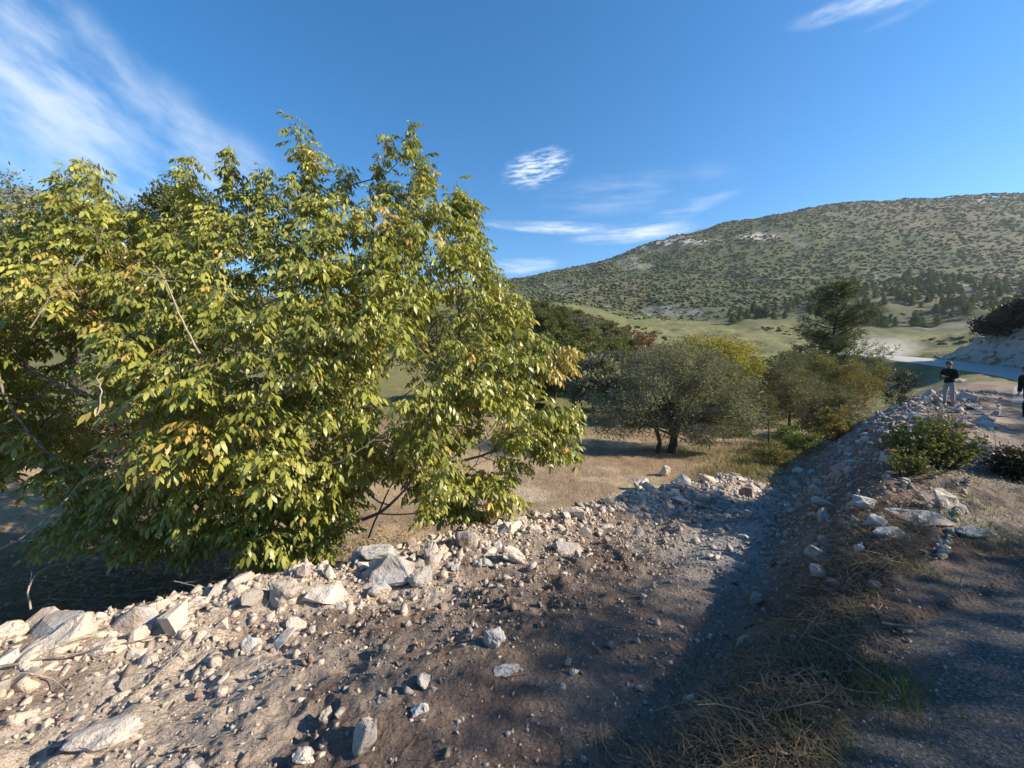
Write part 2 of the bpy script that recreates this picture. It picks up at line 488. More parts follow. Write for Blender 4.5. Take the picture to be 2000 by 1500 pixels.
# ------------------------------------------------------------------ ground sheet
def build_ground():
    ang = np.concatenate([np.radians(np.linspace(-180, -66, 60, endpoint=False)), np.radians(np.linspace(-66, 66, 415, endpoint=False)),
                          np.radians(np.linspace(66, 180, 60, endpoint=False))])
    rad = np.concatenate([np.geomspace(.25, 1.2, 12, endpoint=False), np.geomspace(1.2, 16, 280, endpoint=False), np.geomspace(16, 120, 115, endpoint=False),
                          np.geomspace(120, 1000, 130, endpoint=False), np.geomspace(1000, 2400, 10)])
    A, R = np.meshgrid(ang, rad)
    x, y = R * np.sin(A), R * np.cos(A)
    z = terrain(x, y)
    global ZMIN; ZMIN = float(z.min()); print('ground z range', z.min(), z.max())
    S, W = sw(x, y)
    nr, na = x.shape
    # base colours by zone
    C = np.zeros(x.shape + (3,))
    def put(c, k): C[:] = C * (1 - k[..., None]) + np.array(c) * k[..., None]
    n1, n2 = fbm(x * .25, y * .25, 81, 5), fbm(x * .9, y * .9, 91, 5)
    px, py = project(x, y, z)
    put((.62, .455, .28), np.ones(x.shape))                                    # field
    put((.62, .51, .36), sstep(.5, .65, n1) * .7)
    put((.34, .25, .15), sstep(.55, .7, n2) * .6)
    gr = np.maximum(sstep(.45, .62, fbm(x * .12, y * .12, 101, 4)) * sstep(15, 21, y), sstep(26, 34, R))
    put((.15, .165, .05), gr * .85)
    put((.17, .20, .05), np.exp(-(((x - 4.0) / 4.5) ** 2 + ((y - 30) / 8.0) ** 2)) * .95)
    put((.38, .26, .165), sstep(.45, .6, fbm(x * .35 + y * .1, y * .6, 84, 4)) * .75 * (R < 30))
    put((.13, .15, .04), np.exp(-(((x - 8.0) / 2.2) ** 2 + ((y - 18.3) / 1.0) ** 2)) * .9)
    # valley, terraces and hill
    put((.18, .18, .075), sstep(60, 110, R))
    ter = np.sin(z * 2.2 + 3 * fbm(x * .03, y * .03, 7)) * .5 + .5
    mead = sstep(105, 140, R) * (1 - sstep(270, 330, R)) * sstep(1180, 1320, px)
    put((.34, .30, .14), mead * (.35 + .65 * ter) * sstep(.3, .6, fbm(x * .02, y * .05, 8)))
    put((.20, .20, .08), mead * sstep(.42, .62, fbm(x * .05, y * .09, 9)) * .8)
    put((.11, .115, .05), mead * sstep(.52, .62, fbm(x * .22, y * .30, 10, 3)) * .8)
    put((.14, .13, .06), mead * sstep(.90, .985, ter) * .8)  # thin dark lines: shading of the terrace steps painted into the colour
    put((.10, .11, .05), sstep(60, 90, R) * (1 - sstep(110, 130, R)) * sstep(.5, .6, fbm(x * .2, y * .2, 16, 3)) * .7)
    put((.105, .115, .052), sstep(280, 360, R))
    put((.27, .25, .22), sstep(280, 360, R) * sstep(.60, .72, fbm(x * .015, y * .015, 12, 5, .65)) * sstep(.35, .6, vnoise(x * .12, y * .12, 44)) * .8)
    put((.20, .145, .10), sstep(350, 450, R) * sstep(.5, .65, fbm(x * .008, y * .008, 14, 4)) * .6)
    for (cx, cy, rx, ry) in ((1315, 472, 60, 5), (1480, 463, 42, 5), (1930, 382, 50, 4), (1990, 378, 30, 5), (1240, 483, 25, 4)):
        q = ((px - cx) / rx) ** 2 + ((py - cy) / ry) ** 2
        put((.62, .55, .47), sstep(1.4, .5, q + 1.0 * (vnoise(x * .06, y * .06, 33) - .5)) * (R > 250))
    # bench and slope earth
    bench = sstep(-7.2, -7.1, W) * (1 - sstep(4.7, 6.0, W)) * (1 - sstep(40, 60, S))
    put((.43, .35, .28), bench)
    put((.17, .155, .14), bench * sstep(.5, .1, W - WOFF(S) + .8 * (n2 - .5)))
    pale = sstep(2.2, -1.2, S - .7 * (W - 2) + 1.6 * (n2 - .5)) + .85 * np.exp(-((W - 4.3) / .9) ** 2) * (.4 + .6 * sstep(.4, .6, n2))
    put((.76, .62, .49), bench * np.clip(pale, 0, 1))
    put((.32, .245, .19), bench * sstep(.5, .65, fbm(x * .7, y * .7, 111, 4)) * sstep(-1, 2, S) * .8)
    put((.155, .085, .065), bench * sstep(.56, .66, fbm(x * .8 + 9, y * .8, 113, 4)) * .6)
    trk = np.exp(-((W - TRK(S)) / .6) ** 2) * sstep(2.0, 5.0, S) * (1 - sstep(13, 17, S))
    put((.47, .455, .43), bench * trk * .95)
    slope = sstep(4, 7, S) * (W > .6) * (W < np.interp(S, [3, 5, 7.6, 12, 18, 30, 60], [1.6, 1.8, 2.4, 3.6, 5.0, 6.5, 7]))
    put((.22, .155, .12), bench * sstep(-1.0, 1.0, S - .5 * (W - 1.5) + 1.2 * (n2 - .5)) * (1 - sstep(3.0, 5.0, S)) * (1 - sstep(2.6, 3.6, W)) * .5)
    put((.27, .175, .13), slope * bench * .8)
    put((.42, .38, .33), slope * sstep(.52, .6, n2) * .6 * sstep(9, 14, S) * (1 - sstep(60, 80, S)))
    # right bank
    Wr = -W - 7.2
    nb = 1 - sstep(92, 100, S)
    put((.50, .475, .43), nb * sstep(-.2, .4, Wr) * (1 - sstep(3.4, 4.6, Wr)))
    put((.13, .115, .06), nb * sstep(3.6, 5, Wr) * (1 - sstep(40, 60, Wr)))
    # brown litter under the walnut tree
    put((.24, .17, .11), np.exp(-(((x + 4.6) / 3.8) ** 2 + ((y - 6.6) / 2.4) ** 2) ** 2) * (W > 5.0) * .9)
    V = np.stack([x, y, z], -1).reshape(-1, 3)
    i = np.arange(nr - 1)[:, None] * na; j = np.arange(na)[None]; j2 = (j + 1) % na
    Q = np.stack([i + j, i + na + j, i + na + j2, i + j2], -1).reshape(-1, 4)
    V = np.concatenate([V, [[0, 0, tz(.01, .01)]]])
    T = np.stack([np.arange(na), (np.arange(na) + 1) % na, np.full(na, len(V) - 1)], -1)[:, [0, 1, 2]]
    C = np.concatenate([C, (1 - sstep(45, 110, R))[..., None]], -1)
    Cc = np.concatenate([C.reshape(-1, 4), [[.3, .25, .2, 1]]])
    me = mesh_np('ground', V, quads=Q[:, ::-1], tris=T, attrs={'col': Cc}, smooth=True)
    return obj('ground', me, M['earth'], kind='structure')


build_ground()


def build_road():
    m, g = new_mat('worn_gravel_road')
    pos = g.n('ShaderNodeNewGeometry').outputs['Position']
    n1 = g.noise(pos, .7, 5, .6); n2 = g.noise(pos, 70, 5, .75); n3 = g.noise(pos, 9, 4, .7)
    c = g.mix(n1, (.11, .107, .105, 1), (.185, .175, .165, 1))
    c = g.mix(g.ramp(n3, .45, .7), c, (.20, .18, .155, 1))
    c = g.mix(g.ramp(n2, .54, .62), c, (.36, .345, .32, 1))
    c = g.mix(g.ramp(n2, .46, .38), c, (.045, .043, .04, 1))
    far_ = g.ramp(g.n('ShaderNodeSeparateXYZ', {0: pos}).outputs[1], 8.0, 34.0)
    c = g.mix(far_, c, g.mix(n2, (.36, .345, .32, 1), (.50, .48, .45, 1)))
    b = bump(g, n2, 1.0, .04); b = bump(g, n3, .5, .05, b)
    finish(m, g, g.n('ShaderNodeBsdfPrincipled', {'Base Color': c, 'Roughness': .9, 'Specular IOR Level': .2, 'Normal': b}).outputs[0])
    ss = np.concatenate([np.arange(-50, -3, 1.0), np.arange(-3, 16, .12), np.arange(16, 116, .7)])
    ex = np.interp(ss + S0, cum, EDGE[:, 0]); ey = np.interp(ss + S0, cum, EDGE[:, 1])
    tx, ty = np.gradient(ex, ss), np.gradient(ey, ss); L = np.hypot(tx, ty); tx /= L; ty /= L
    ws = np.array([0, .15, .3, .5, .8, 1.2, 1.8, 2.6, 3.6, 4.6, 5.6, 6.4, 7.0])
    x = ex[:, None] + ty[:, None] * ws; y = ey[:, None] - tx[:, None] * ws
    jit = (fbm(ss * .9, ss * 0, 123, 4) - .5) * .7 + (fbm(ss * 5, ss * 0, 124, 3) - .5) * .35
    off = (np.clip(jit, -.5, .35) + WOFF(ss))[:, None] * np.exp(-ws / 2.5)[None]
    x = x - ty[:, None] * off; y = y + tx[:, None] * off
    zr = np.interp(ss, ROADZ_S, ROADZ)[:, None] + np.zeros_like(x)
    z = zr + .012 * np.sin(ws / 7 * math.pi)[None] * 3 - .008 - .05 * np.exp(-ws / .08)[None] + (fbm(x * 2, y * 2, 5, 3) - .5) * .015
    n, k = x.shape
    i = np.arange(n - 1)[:, None] * k; j = np.arange(k - 1)[None]
    Q = np.stack([i + j, i + j + 1, i + k + j + 1, i + k + j], -1).reshape(-1, 4)
    me = mesh_np('road', np.stack([x, y, z], -1).reshape(-1, 3), quads=Q[:, ::-1], smooth=True)
    # faces must look up
    if sum(p.normal.z for p in me.polygons[:50]) < 0: me.flip_normals()
    obj('road', me, m, kind='structure')


build_road()

# ------------------------------------------------------------------ stones
def rock_mesh(name, seed, big=False, n=None):
    r = np.random.default_rng(seed)
    n = n or (13 if not big else 18)
    p = r.normal(size=(n, 3)); p /= np.abs(p).max(1)[:, None] ** .75 * np.linalg.norm(p, axis=1)[:, None] ** .25
    p *= r.uniform(.75, 1.0, (n, 1)) * np.array([1, r.uniform(.62, .95), r.uniform(.45, .75)]) * .5
    bm = bmesh.new()
    for q in p: bm.verts.new(q)
    res = bmesh.ops.convex_hull(bm, input=bm.verts)
    bmesh.ops.delete(bm, geom=[v for v in bm.verts if not v.link_faces], context='VERTS')
    bmesh.ops.dissolve_limit(bm, angle_limit=math.radians(9), verts=bm.verts, edges=bm.edges)
    if big:
        bmesh.ops.bevel(bm, geom=list(bm.edges), offset=.03, segments=1, affect='EDGES', profile=.5, clamp_overlap=True)
        bmesh.ops.triangulate(bm, faces=bm.faces)
        bmesh.ops.subdivide_edges(bm, edges=[e for e in bm.edges if e.calc_length() > .12], cuts=3, use_grid_fill=True)
        bm.normal_update()
        for v in bm.verts:
            c = v.co * 4.5
            h = float(fbm(np.array([c.x + seed]), np.array([c.y + c.z * 1.7]), seed, 4)[0]) - .5
            v.co += v.normal * h * .17
    bmesh.ops.triangulate(bm, faces=bm.faces)
    me = bpy.data.meshes.new(name); bm.to_mesh(me); bm.free()
    return me


ROCKS = [rock_mesh('stone', 100 + i) for i in range(16)]
BIG = [rock_mesh('boulder', 300 + i, True) for i in range(10)]
ROCKS_G = []
for me in ROCKS: me.materials.append(M['limestone'])
def with_mat(lst, mat):
    out = []
    for me in lst:
        c = me.copy(); c.materials.clear(); c.materials.append(mat); out.append(c)
    return out
ROCKS_GREY, ROCKS_BROWN = with_mat(ROCKS, M['greystone']), with_mat(ROCKS, M['brownstone'])
BIG_GREY, BIG_BROWN = with_mat(BIG, M['greystone']), with_mat(BIG, M['brownstone'])
for me in BIG: me.materials.append(M['limestone'])


def rock_np(me):
    V = np.empty(len(me.vertices) * 3, np.float32); me.vertices.foreach_get('co', V)
    T = np.array([list(p.vertices) for p in me.polygons], np.int32)
    return V.reshape(-1, 3), T


def rot_rand(n, r=rng):
    q = r.normal(size=(n, 4)); q /= np.linalg.norm(q, axis=1)[:, None]
    w, x, y, z = q.T
    return np.stack([np.stack([1 - 2 * (y * y + z * z), 2 * (x * y - z * w), 2 * (x * z + y * w)], -1),
                     np.stack([2 * (x * y + z * w), 1 - 2 * (x * x + z * z), 2 * (y * z - x * w)], -1),
                     np.stack([2 * (x * z - y * w), 2 * (y * z + x * w), 1 - 2 * (x * x + y * y)], -1)], 1)


ROCK_ARR = [rock_np(me) for me in ROCKS]
CHIP_ARR = [rock_np(rock_mesh('chip', 500 + i, False, 7)) for i in range(12)]


def pebbles(name, P, size, mat, label, parent=None, cat=None):
    """many small stones in one mesh"""
    VV, TT, off = [], [], 0
    arr = CHIP_ARR if np.median(size) < .045 else ROCK_ARR
    n = len(P); R = rot_rand(n); v = rng.integers(0, len(arr), n)
    for k, (V, T) in enumerate(arr):
        i = np.nonzero(v == k)[0]
        if not len(i): continue
        W = np.einsum('nij,vj->nvi', R[i], V) * size[i][:, None, None] + P[i][:, None]
        VV.append(W.reshape(-1, 3)); TT.append((T[None] + (np.arange(len(i)) * len(V))[:, None, None]).reshape(-1, 3) + off); off += len(i) * len(V)
    me = mesh_np(name, np.concatenate(VV), tris=np.concatenate(TT))
    return obj(name, me, mat, parent, label=label, kind='stuff', cat=cat)


def sw_to_xy(S, W):
    ex = np.interp(S + S0, cum, EDGE[:, 0]); ey = np.interp(S + S0, cum, EDGE[:, 1])
    tx = np.interp(S + S0 + .3, cum, EDGE[:, 0]) - np.interp(S + S0 - .3, cum, EDGE[:, 0])
    ty = np.interp(S + S0 + .3, cum, EDGE[:, 1]) - np.interp(S + S0 - .3, cum, EDGE[:, 1])
    L = np.hypot(tx, ty)
    return ex - ty / L * W, ey + tx / L * W


def heap(name, label, S, W, size, mats, stuff_n, stuff_size, stuff_mat, sink=.15):
    x, y = sw_to_xy(S, W); z = terrain(x, y)
    root = empty(name, (x.mean(), y.mean(), z.min()), label, 'rubble')
    o0 = np.array(root.location)
    for i in range(len(S)):
        lst = mats[int(rng.integers(0, len(mats)))]
        me = lst[int(rng.integers(0, len(lst)))]
        o = obj('stone', me, None, root)
        o.location = (x[i] - o0[0], y[i] - o0[1], z[i] + size[i] * (.30 - sink) - o0[2])
        o.rotation_euler = (rng.normal(0, .5), rng.normal(0, .5), rng.uniform(0, 6.28))
        o.scale = (size[i],) * 3
    return root, o0


# the ridge of pushed-up rubble along the outer side of the bench
n = 290
S = rng.uniform(-3.6, 11.8, n); W = 4.28 + rng.normal(0, .42, n) - .25 * (rng.random(n) < .3)
size = np.clip(rng.lognormal(math.log(.15), .45, n), .07, .42) * np.interp(S, [-3, 3, 12], [.9, 1.0, 1.25])
ridge, o0 = heap('rubble_ridge', 'long low ridge of broken pale limestone in front of the walnut tree', S, W, size, [ROCKS, ROCKS, ROCKS_GREY, ROCKS_BROWN], 0, 0, None, .24)
n = 5200
S = rng.uniform(-4, 12.5, n); W = 4.3 + rng.normal(0, .5, n)
x, y = sw_to_xy(S, W); sz = np.clip(rng.lognormal(math.log(.055), .5, n), .02, .18)
P = np.stack([x, y, terrain(x, y) + sz * .02], -1) - o0
pebbles('rubble', P, sz, M['limestone'], None, ridge)
# the slope below the road
n = 200
S = 5.5 + 26 * rng.random(n) ** 1.2; W = np.interp(S, [5, 12, 20, 30], [1.5, 2.2, 2.6, 3.0]) + rng.normal(0, 1.0, n) * np.interp(S, [5, 14], [.5, 1.0])
W = np.clip(W, .35, None)
size = np.clip(rng.lognormal(math.log(.19), .45, n), .08, .6) * np.interp(S, [5, 14, 30], [.8, 1.1, 1.4])
slope, o0 = heap('rubble_slope', 'stony earth bank sloping from the road down to the track', S, W, size, [ROCKS_GREY, ROCKS_BROWN, ROCKS_GREY], 0, 0, None)
n = 3600
S = 4.5 + 32 * rng.random(n) ** 1.3; W = np.interp(S, [5, 12, 20, 30], [1.6, 2.4, 3.0, 3.2]) + rng.normal(0, 1.2, n)
W = np.clip(W, .3, None)
x, y = sw_to_xy(S, W); sz = np.clip(rng.lognormal(math.log(.06), .5, n), .025, .2) * np.interp(S, [5, 14, 30], [.9, 1.3, 2.0])
pebbles('rubble', np.stack([x, y, terrain(x, y) + sz * .1], -1) - o0, sz, M['brownstone'], None, slope)
# loose small stones on bench, track and road
n = 4200
S = rng.uniform(-3.5, 12, n); W = rng.uniform(.3, 4.2, n)
x, y = sw_to_xy(S, W); k = (vnoise(x * 1.3, y * 1.3, 77) > .35) ; x, y = x[k], y[k]
sz = np.clip(rng.lognormal(math.log(.030), .55, len(x)), .012, .13)
pebbles('stone_chips', np.stack([x, y, terrain(x, y) + sz * .12], -1), sz, M['brownstone'], 'small stone chips strewn over the bare earth bench')
n = 6000
S = rng.uniform(-.5, 7, n); W = rng.uniform(-2.2, .6, n)
x, y = sw_to_xy(S, W)
sz = np.clip(rng.lognormal(math.log(.011), .4, n), .005, .03)
pebbles('road_gravel', np.stack([x, y, np.interp(S, ROADZ_S, ROADZ) + .002 + sz * .1], -1), sz, M['greystone'], 'fine loose gravel on the shaded road edge')
n = 2600
S = rng.uniform(4, 13, n); W = np.interp(S, [3, 7.6, 12], [2.3, 3.0, 3.6]) + rng.normal(0, .5, n)
x, y = sw_to_xy(S, W); sz = np.clip(rng.lognormal(math.log(.026), .4, n), .012, .08)
pebbles('track_gravel', np.stack([x, y, terrain(x, y) + sz * .1], -1), sz, M['greystone'], 'grey gravel on the track that drops to the field')

n = 5200
S = rng.uniform(-3.5, 12, n); W = rng.uniform(.5, 4.3, n)
x, y = sw_to_xy(S, W); k = vnoise(x * .9, y * .9, 78) > .38; x, y = x[k], y[k]
sz = np.clip(rng.lognormal(math.log(.035), .5, len(x)), .015, .12)
M['clod'] = mat_rock('earth_clod', (.20, .15, .115, 1), (.36, .28, .22, 1), (.27, .18, .14, 1))
pebbles('earth_clods', np.stack([x, y, terrain(x, y) + sz * .05], -1), sz, M['clod'], 'crumbled dark earth clods over the bench')
n = 6500
S = rng.uniform(-4, 9, n); W = rng.uniform(1.2, 4.6, n); k = rng.random(n) < np.interp(S - .7 * (W - 2), [-2, 2, 8], [1, .8, .3]); S, W = S[k], W[k]
x, y = sw_to_xy(S, W); sz = np.clip(rng.lognormal(math.log(.020), .5, len(x)), .009, .08)
pebbles('limestone_chips', np.stack([x, y, terrain(x, y) + sz * .08], -1), sz, M['limestone'], 'pale limestone chips spread over the sunlit earth')
# rock face of the road cutting
n = 260
S = rng.uniform(52, 95, n); W = -7.2 - rng.uniform(.2, 3.6, n)
x, y = sw_to_xy(S, W); pxs, _ = project(x, y, 0 * x); k = (pxs < 2080); S, W = S[k], W[k]
heap('rock_cutting', 'pale rocky face of the road cutting at the far right', S, W, np.clip(rng.lognormal(math.log(.75), .4, len(S)), .3, 1.8), [ROCKS_GREY, ROCKS_GREY, ROCKS_BROWN], 0, 0, None, .16)
# single rocks that stand out: px, py of the middle, width in px, (w:h:d), mesh set, tilt, label
def boulder(px, py, wpx, shape, lst, rot, label, name='rock', pick=None, group=None):
    p = ground_at(px, py + wpx * .25)
    w = wpx * p[1] / F
    me = lst[pick if pick is not None else int(rng.integers(0, len(lst)))]
    o = obj(name, me, None, None, label, 'rock', group)
    o.location = (p[0], p[1] + w * .15, p[2] + w * shape[2] * .22)
    o.rotation_euler = rot
    o.scale = (w * shape[0] * 1.08, w * shape[1] * 1.08, w * shape[2] * 1.45)
    return o


BL = [
 (95, 1245, 125, (1, .8, .62), BIG, (.15, -.25, .4), 'big cream limestone block at the left end of the rubble ridge'),
 (12, 1232, 70, (1, .8, .7), BIG, (.1, .2, 1.2), 'pale rock cut by the left edge of the picture'),
 (185, 1262, 80, (1, .7, .5), BIG, (.1, -.3, .2), 'flat pale rock leaning against the big cream block'),
 (262, 1240, 62, (1, .8, .7), BIG, (.3, .1, 2.0), 'rounded cream rock right of the flat leaning rock'),
 (358, 1186, 80, (1, .8, .55), BIG, (.0, -.2, .3), 'pale sunlit rock on top of the ridge under the walnut leaves'),
 (548, 1165, 72, (.9, .8, .9), BIG_BROWN, (.1, .1, .1), 'square brownish block standing on the ridge below the walnut trunk'),
 (492, 1170, 52, (1, .8, .8), BIG_BROWN, (.2, .4, .9), 'dusty rock wedged left of the square brownish block'),
 (482, 1262, 46, (.7, .6, 1), BIG_GREY, (.1, .5, .5), 'smooth grey upright stone on the sunlit earth'),
 (752, 1108, 125, (1, .7, .62), BIG_GREY, (.1, -.1, .1), 'largest grey boulder in the middle of the rubble ridge'),
 (735, 1075, 80, (1, .8, .4), BIG_GREY, (.0, .15, .4), 'flat grey slab lying on top of the largest boulder'),
 (818, 1130, 62, (.9, .8, 1), BIG_GREY, (.2, .3, .8), 'pointed grey rock against the right of the largest boulder'),
 (840, 1080, 42, (.6, .7, 1.3), BIG, (.2, .3, .8), 'upright narrow rock beside the pointed grey rock'),
 (908, 1052, 66, (1, .8, .6), BIG_BROWN, (.0, .1, 2.6), 'brown grey rock on the ridge crest with the field behind'),
 (1008, 1082, 78, (1.0, .6, .45), BIG, (.0, .65, .2), 'long pale slab slanting down the inner side of the ridge'),
 (735, 1155, 44, (1, .9, .9), BIG_GREY, (.3, .2, .7), 'squarish grey stone under the largest boulder'),
 (965, 1250, 48, (1, .9, .9), BIG_GREY, (.1, .2, .3), 'single grey angular rock on the dark earth of the bench'),
 (990, 1307, 58, (1, .6, .42), BIG_GREY, (.0, .1, .2), 'low flat whitish stone below the single grey rock'),
 (825, 1335, 46, (.9, .8, 1), BIG, (.2, .4, 1.4), 'pale blocky stone in the middle of the foreground'),
 (818, 1384, 42, (1, .7, .6), BIG_GREY, (.0, .0, .4), 'small grey stone below the pale blocky stone'),
 (708, 1452, 66, (.85, .8, 1.1), BIG_BROWN, (.3, .2, 2.2), 'brown pointed rock near the bottom edge with a black shadow'),
 (632, 1402, 42, (.7, .7, 1), BIG_BROWN, (.3, .2, 1.2), 'small reddish upright stone left of the brown pointed rock'),
 (592, 1478, 50, (1, .8, .7), BIG, (.1, .2, .2), 'pale stone at the bottom edge of the picture'),
 (185, 1425, 150, (1, .7, .30), BIG, (.0, -.12, .3), 'broad whitish rock half buried in the sunlit foreground'),
 (1480, 1172, 38, (.8, .8, 1), BIG_GREY, (.2, .1, .3), 'lone grey stone beside the track and the twig heap'),
 (1682, 1075, 40, (.9, .8, .9), BIG_GREY, (.3, .2, .7), 'cube shaped grey stone above the twig heap'),
 (1612, 1082, 68, (1.1, .6, .42), BIG_GREY, (.1, .5, .2), 'long pale rock tilted into the dry grass'),
 (1608, 1115, 56, (1, .7, .6), BIG_GREY, (.1, .2, 1.0), 'pale rough rock just below the long tilted rock'),
 (1856, 978, 74, (1.1, .5, .75), BIG, (.2, .55, .2), 'light triangular slab leaning to the right by the leafy shrub'),
 (1812, 996, 112, (1.1, .7, .30), BIG_GREY, (.05, .08, .1), 'wide flat grey slab lying under the triangular slab'),
 (1715, 1022, 52, (1, .8, .7), BIG_GREY, (.2, .1, .6), 'grey rock at the left end of the stones by the verge'),
 (1745, 1036, 72, (1, .7, .48), BIG_GREY, (.1, .1, .2), 'rounded whitish rock in front of the flat grey slab'),
 (1915, 1032, 72, (1, .7, .40), BIG_GREY, (.0, .05, .2), 'low grey rock in the grass near the right edge'),
 (1455, 1256, 34, (.7, .7, 1.1), BIG_GREY, (.2, .1, .3), 'upright grey stone at the foot of the twig heap'),
 (1710, 1142, 36, (1, .8, .7), BIG_GREY, (.2, .1, .3), 'small bright stone among the twigs'),
 (1640, 1140, 34, (1, .8, .6), BIG_GREY, (.2, .1, 2.3), 'small stone half hidden by dry grass'),
 (1875, 740, 28, (1.2, .6, .45), BIG, (.0, .1, .1), 'white rock on the berm right behind the standing man'),
 (1790, 808, 30, (1.2, .8, .6), BIG, (.0, .1, .8), 'sunlit pale rock on the berm below the standing man'),
 (1905, 792, 34, (1.2, .8, .6), BIG_GREY, (.0, .1, .3), 'grey mound shaped rock right of the standing man'),
 (1255, 945, 40, (1.1, .8, .9), BIG, (.2, .3, .5), 'chalky rock at the far end of the ridge nearest the field'),
 (1300, 925, 26, (.7, .7, 1.2), BIG, (.2, .3, .5), 'knobbly white rock standing on the far end of the ridge'),
 (1385, 932, 46, (1.2, .7, .6), BIG, (.1, .5, .4), 'tilted white slab at the far right end of the ridge'),
 (1330, 950, 38, (1.2, .7, .6), BIG, (.1, .5, 1.4), 'white rock between the knobbly rock and the tilted slab'),
 (1395, 1085, 26, (1.2, .7, .45), BIG, (.0, .1, .1), 'flat bright stone lying alone beside the track'),
]
for i, (px, py, w, shp, lst, rot, lab) in enumerate(BL):
    boulder(px, py, w, shp, lst, rot, lab, pick=i % 10)

# ------------------------------------------------------------------ foliage helpers
def leaf_quads(P, D, L, Wd, r=rng, tint=None, fold=.25):
    """diamond leaves: base P, direction D, length L, width Wd -> V, quads, tint"""
    n = len(P)
    D = D / (np.linalg.norm(D, axis=1)[:, None] + 1e-9)
    A = np.cross(D, r.normal(size=(n, 3))); A /= np.linalg.norm(A, axis=1)[:, None] + 1e-9
    L = np.broadcast_to(L, (n,))[:, None]; Wd = np.broadcast_to(Wd, (n,))[:, None]
    mid = P + D * L * .5
    V = np.stack([P, mid + A * Wd * .5, P + D * L, mid - A * Wd * .5], 1).reshape(-1, 3)
    Q = np.arange(n * 4).reshape(-1, 4)
    t = np.zeros((n, 3)) if tint is None else tint
    return V, Q, np.repeat(t, 4, 0)


def crown_points(ells, n_clump, per, spread, r, shell=.55):
    """clumps spread over a union of ellipsoids, leaf bases around them -> P, outward D, clump centres"""
    ells = np.array(ells, float); vol = (ells[:, 3] * ells[:, 4] * ells[:, 5]) ** .75
    e = r.choice(len(ells), n_clump, p=vol / vol.sum())
    d = r.normal(size=(n_clump, 3)); d /= np.linalg.norm(d, axis=1)[:, None]
    rad = shell + (1 - shell) * r.random(n_clump) ** .6
    Cc = ells[e, :3] + d * rad[:, None] * ells[e, 3:]
    d2 = d * ells[e, 3:]; d2 /= np.linalg.norm(d2, axis=1)[:, None]
    idx = np.repeat(np.arange(n_clump), per)
    cs = spread * r.uniform(.6, 1.35, n_clump)
    off = np.clip(r.normal(size=(len(idx), 3)), -1.7, 1.7) * cs[idx][:, None] * np.array([1, 1, .75])
    P = Cc[idx] + off
    D = d2[idx] * .6 + off / (spread + 1e-6) * .45 + r.normal(size=(len(idx), 3)) * .55
    return P, D, Cc, d2, idx


def limb_paths(base, top, Cc, r, rb, k=40, wob=.12):
    """trunk plus limbs to a choice of clumps"""
    base, top = np.array(base, float), np.array(top, float)
    t = np.linspace(0, 1, 7)[:, None]
    h = np.linalg.norm(top - base)
    tr = base + (top - base) * t + np.cumsum(r.normal(0, wob * h * .06, (7, 3)), 0) * np.array([1, 1, 0])
    paths = [(tr, rb * np.linspace(1.25, .45, 7) * np.array([1.25, 1.05, 1, 1, 1, 1, 1]))]
    for c in Cc[r.choice(len(Cc), min(k, len(Cc)), replace=False)]:
        f = r.uniform(.45, 1.0); p0 = tr[int(f * 6)]
        mid = (p0 + c) / 2 + np.array([0, 0, .08 * h * r.uniform(-.5, 1)]) + r.normal(0, .04 * h, 3)
        tt = np.linspace(0, 1, 6)[:, None]
        paths.append(((1 - tt) ** 2 * p0 + 2 * tt * (1 - tt) * mid + tt ** 2 * c, rb * r.uniform(.28, .5) * np.linspace(1, .15, 6)))
    return paths


def make_tree_mesh(seed, ells, n_clump, per, spread, L, Wd, trunk_top, rb, base=(0, 0, 0), limbs=40, odd=.0, droop=0.0, k=6, shell=.55):
    r = np.random.default_rng(seed)
    P, D, Cc, d2, idx = crown_points(ells, n_clump, per, spread, r, shell)
    D[:, 2] -= droop
    ct = r.random(len(Cc)); cv = r.random(len(Cc))
    tint = np.stack([(r.random(len(P)) < odd + .5 * (ct[idx] < odd)) * r.uniform(.5, 1, len(P)), np.clip(cv[idx] * .6 + r.random(len(P)) * .4, 0, 1), np.zeros(len(P))], -1)
    V, Q, T = leaf_quads(P, D, L * r.uniform(.7, 1.3, len(P)), Wd * r.uniform(.7, 1.3, len(P)), r, tint)
    crown = mesh_np('crown', V, quads=Q, attrs={'tint': T})
    tv, tq = tubes(limb_paths(base, trunk_top, Cc, r, rb, limbs), k)
    trunk = mesh_np('trunk', tv, quads=tq, smooth=True)
    return crown, trunk


def put_tree(name, pos, meshes, leafmat, barkmat, label, cat='tree', group=None, rz=0.0, sc_=1.0):
    o = empty(name, pos, label, cat, group, rz)
    o.scale = (sc_,) * 3 if not hasattr(sc_, '__len__') else sc_
    c, t = meshes
    obj('crown', c, leafmat, o); obj('trunk', t, barkmat, o)
    return o

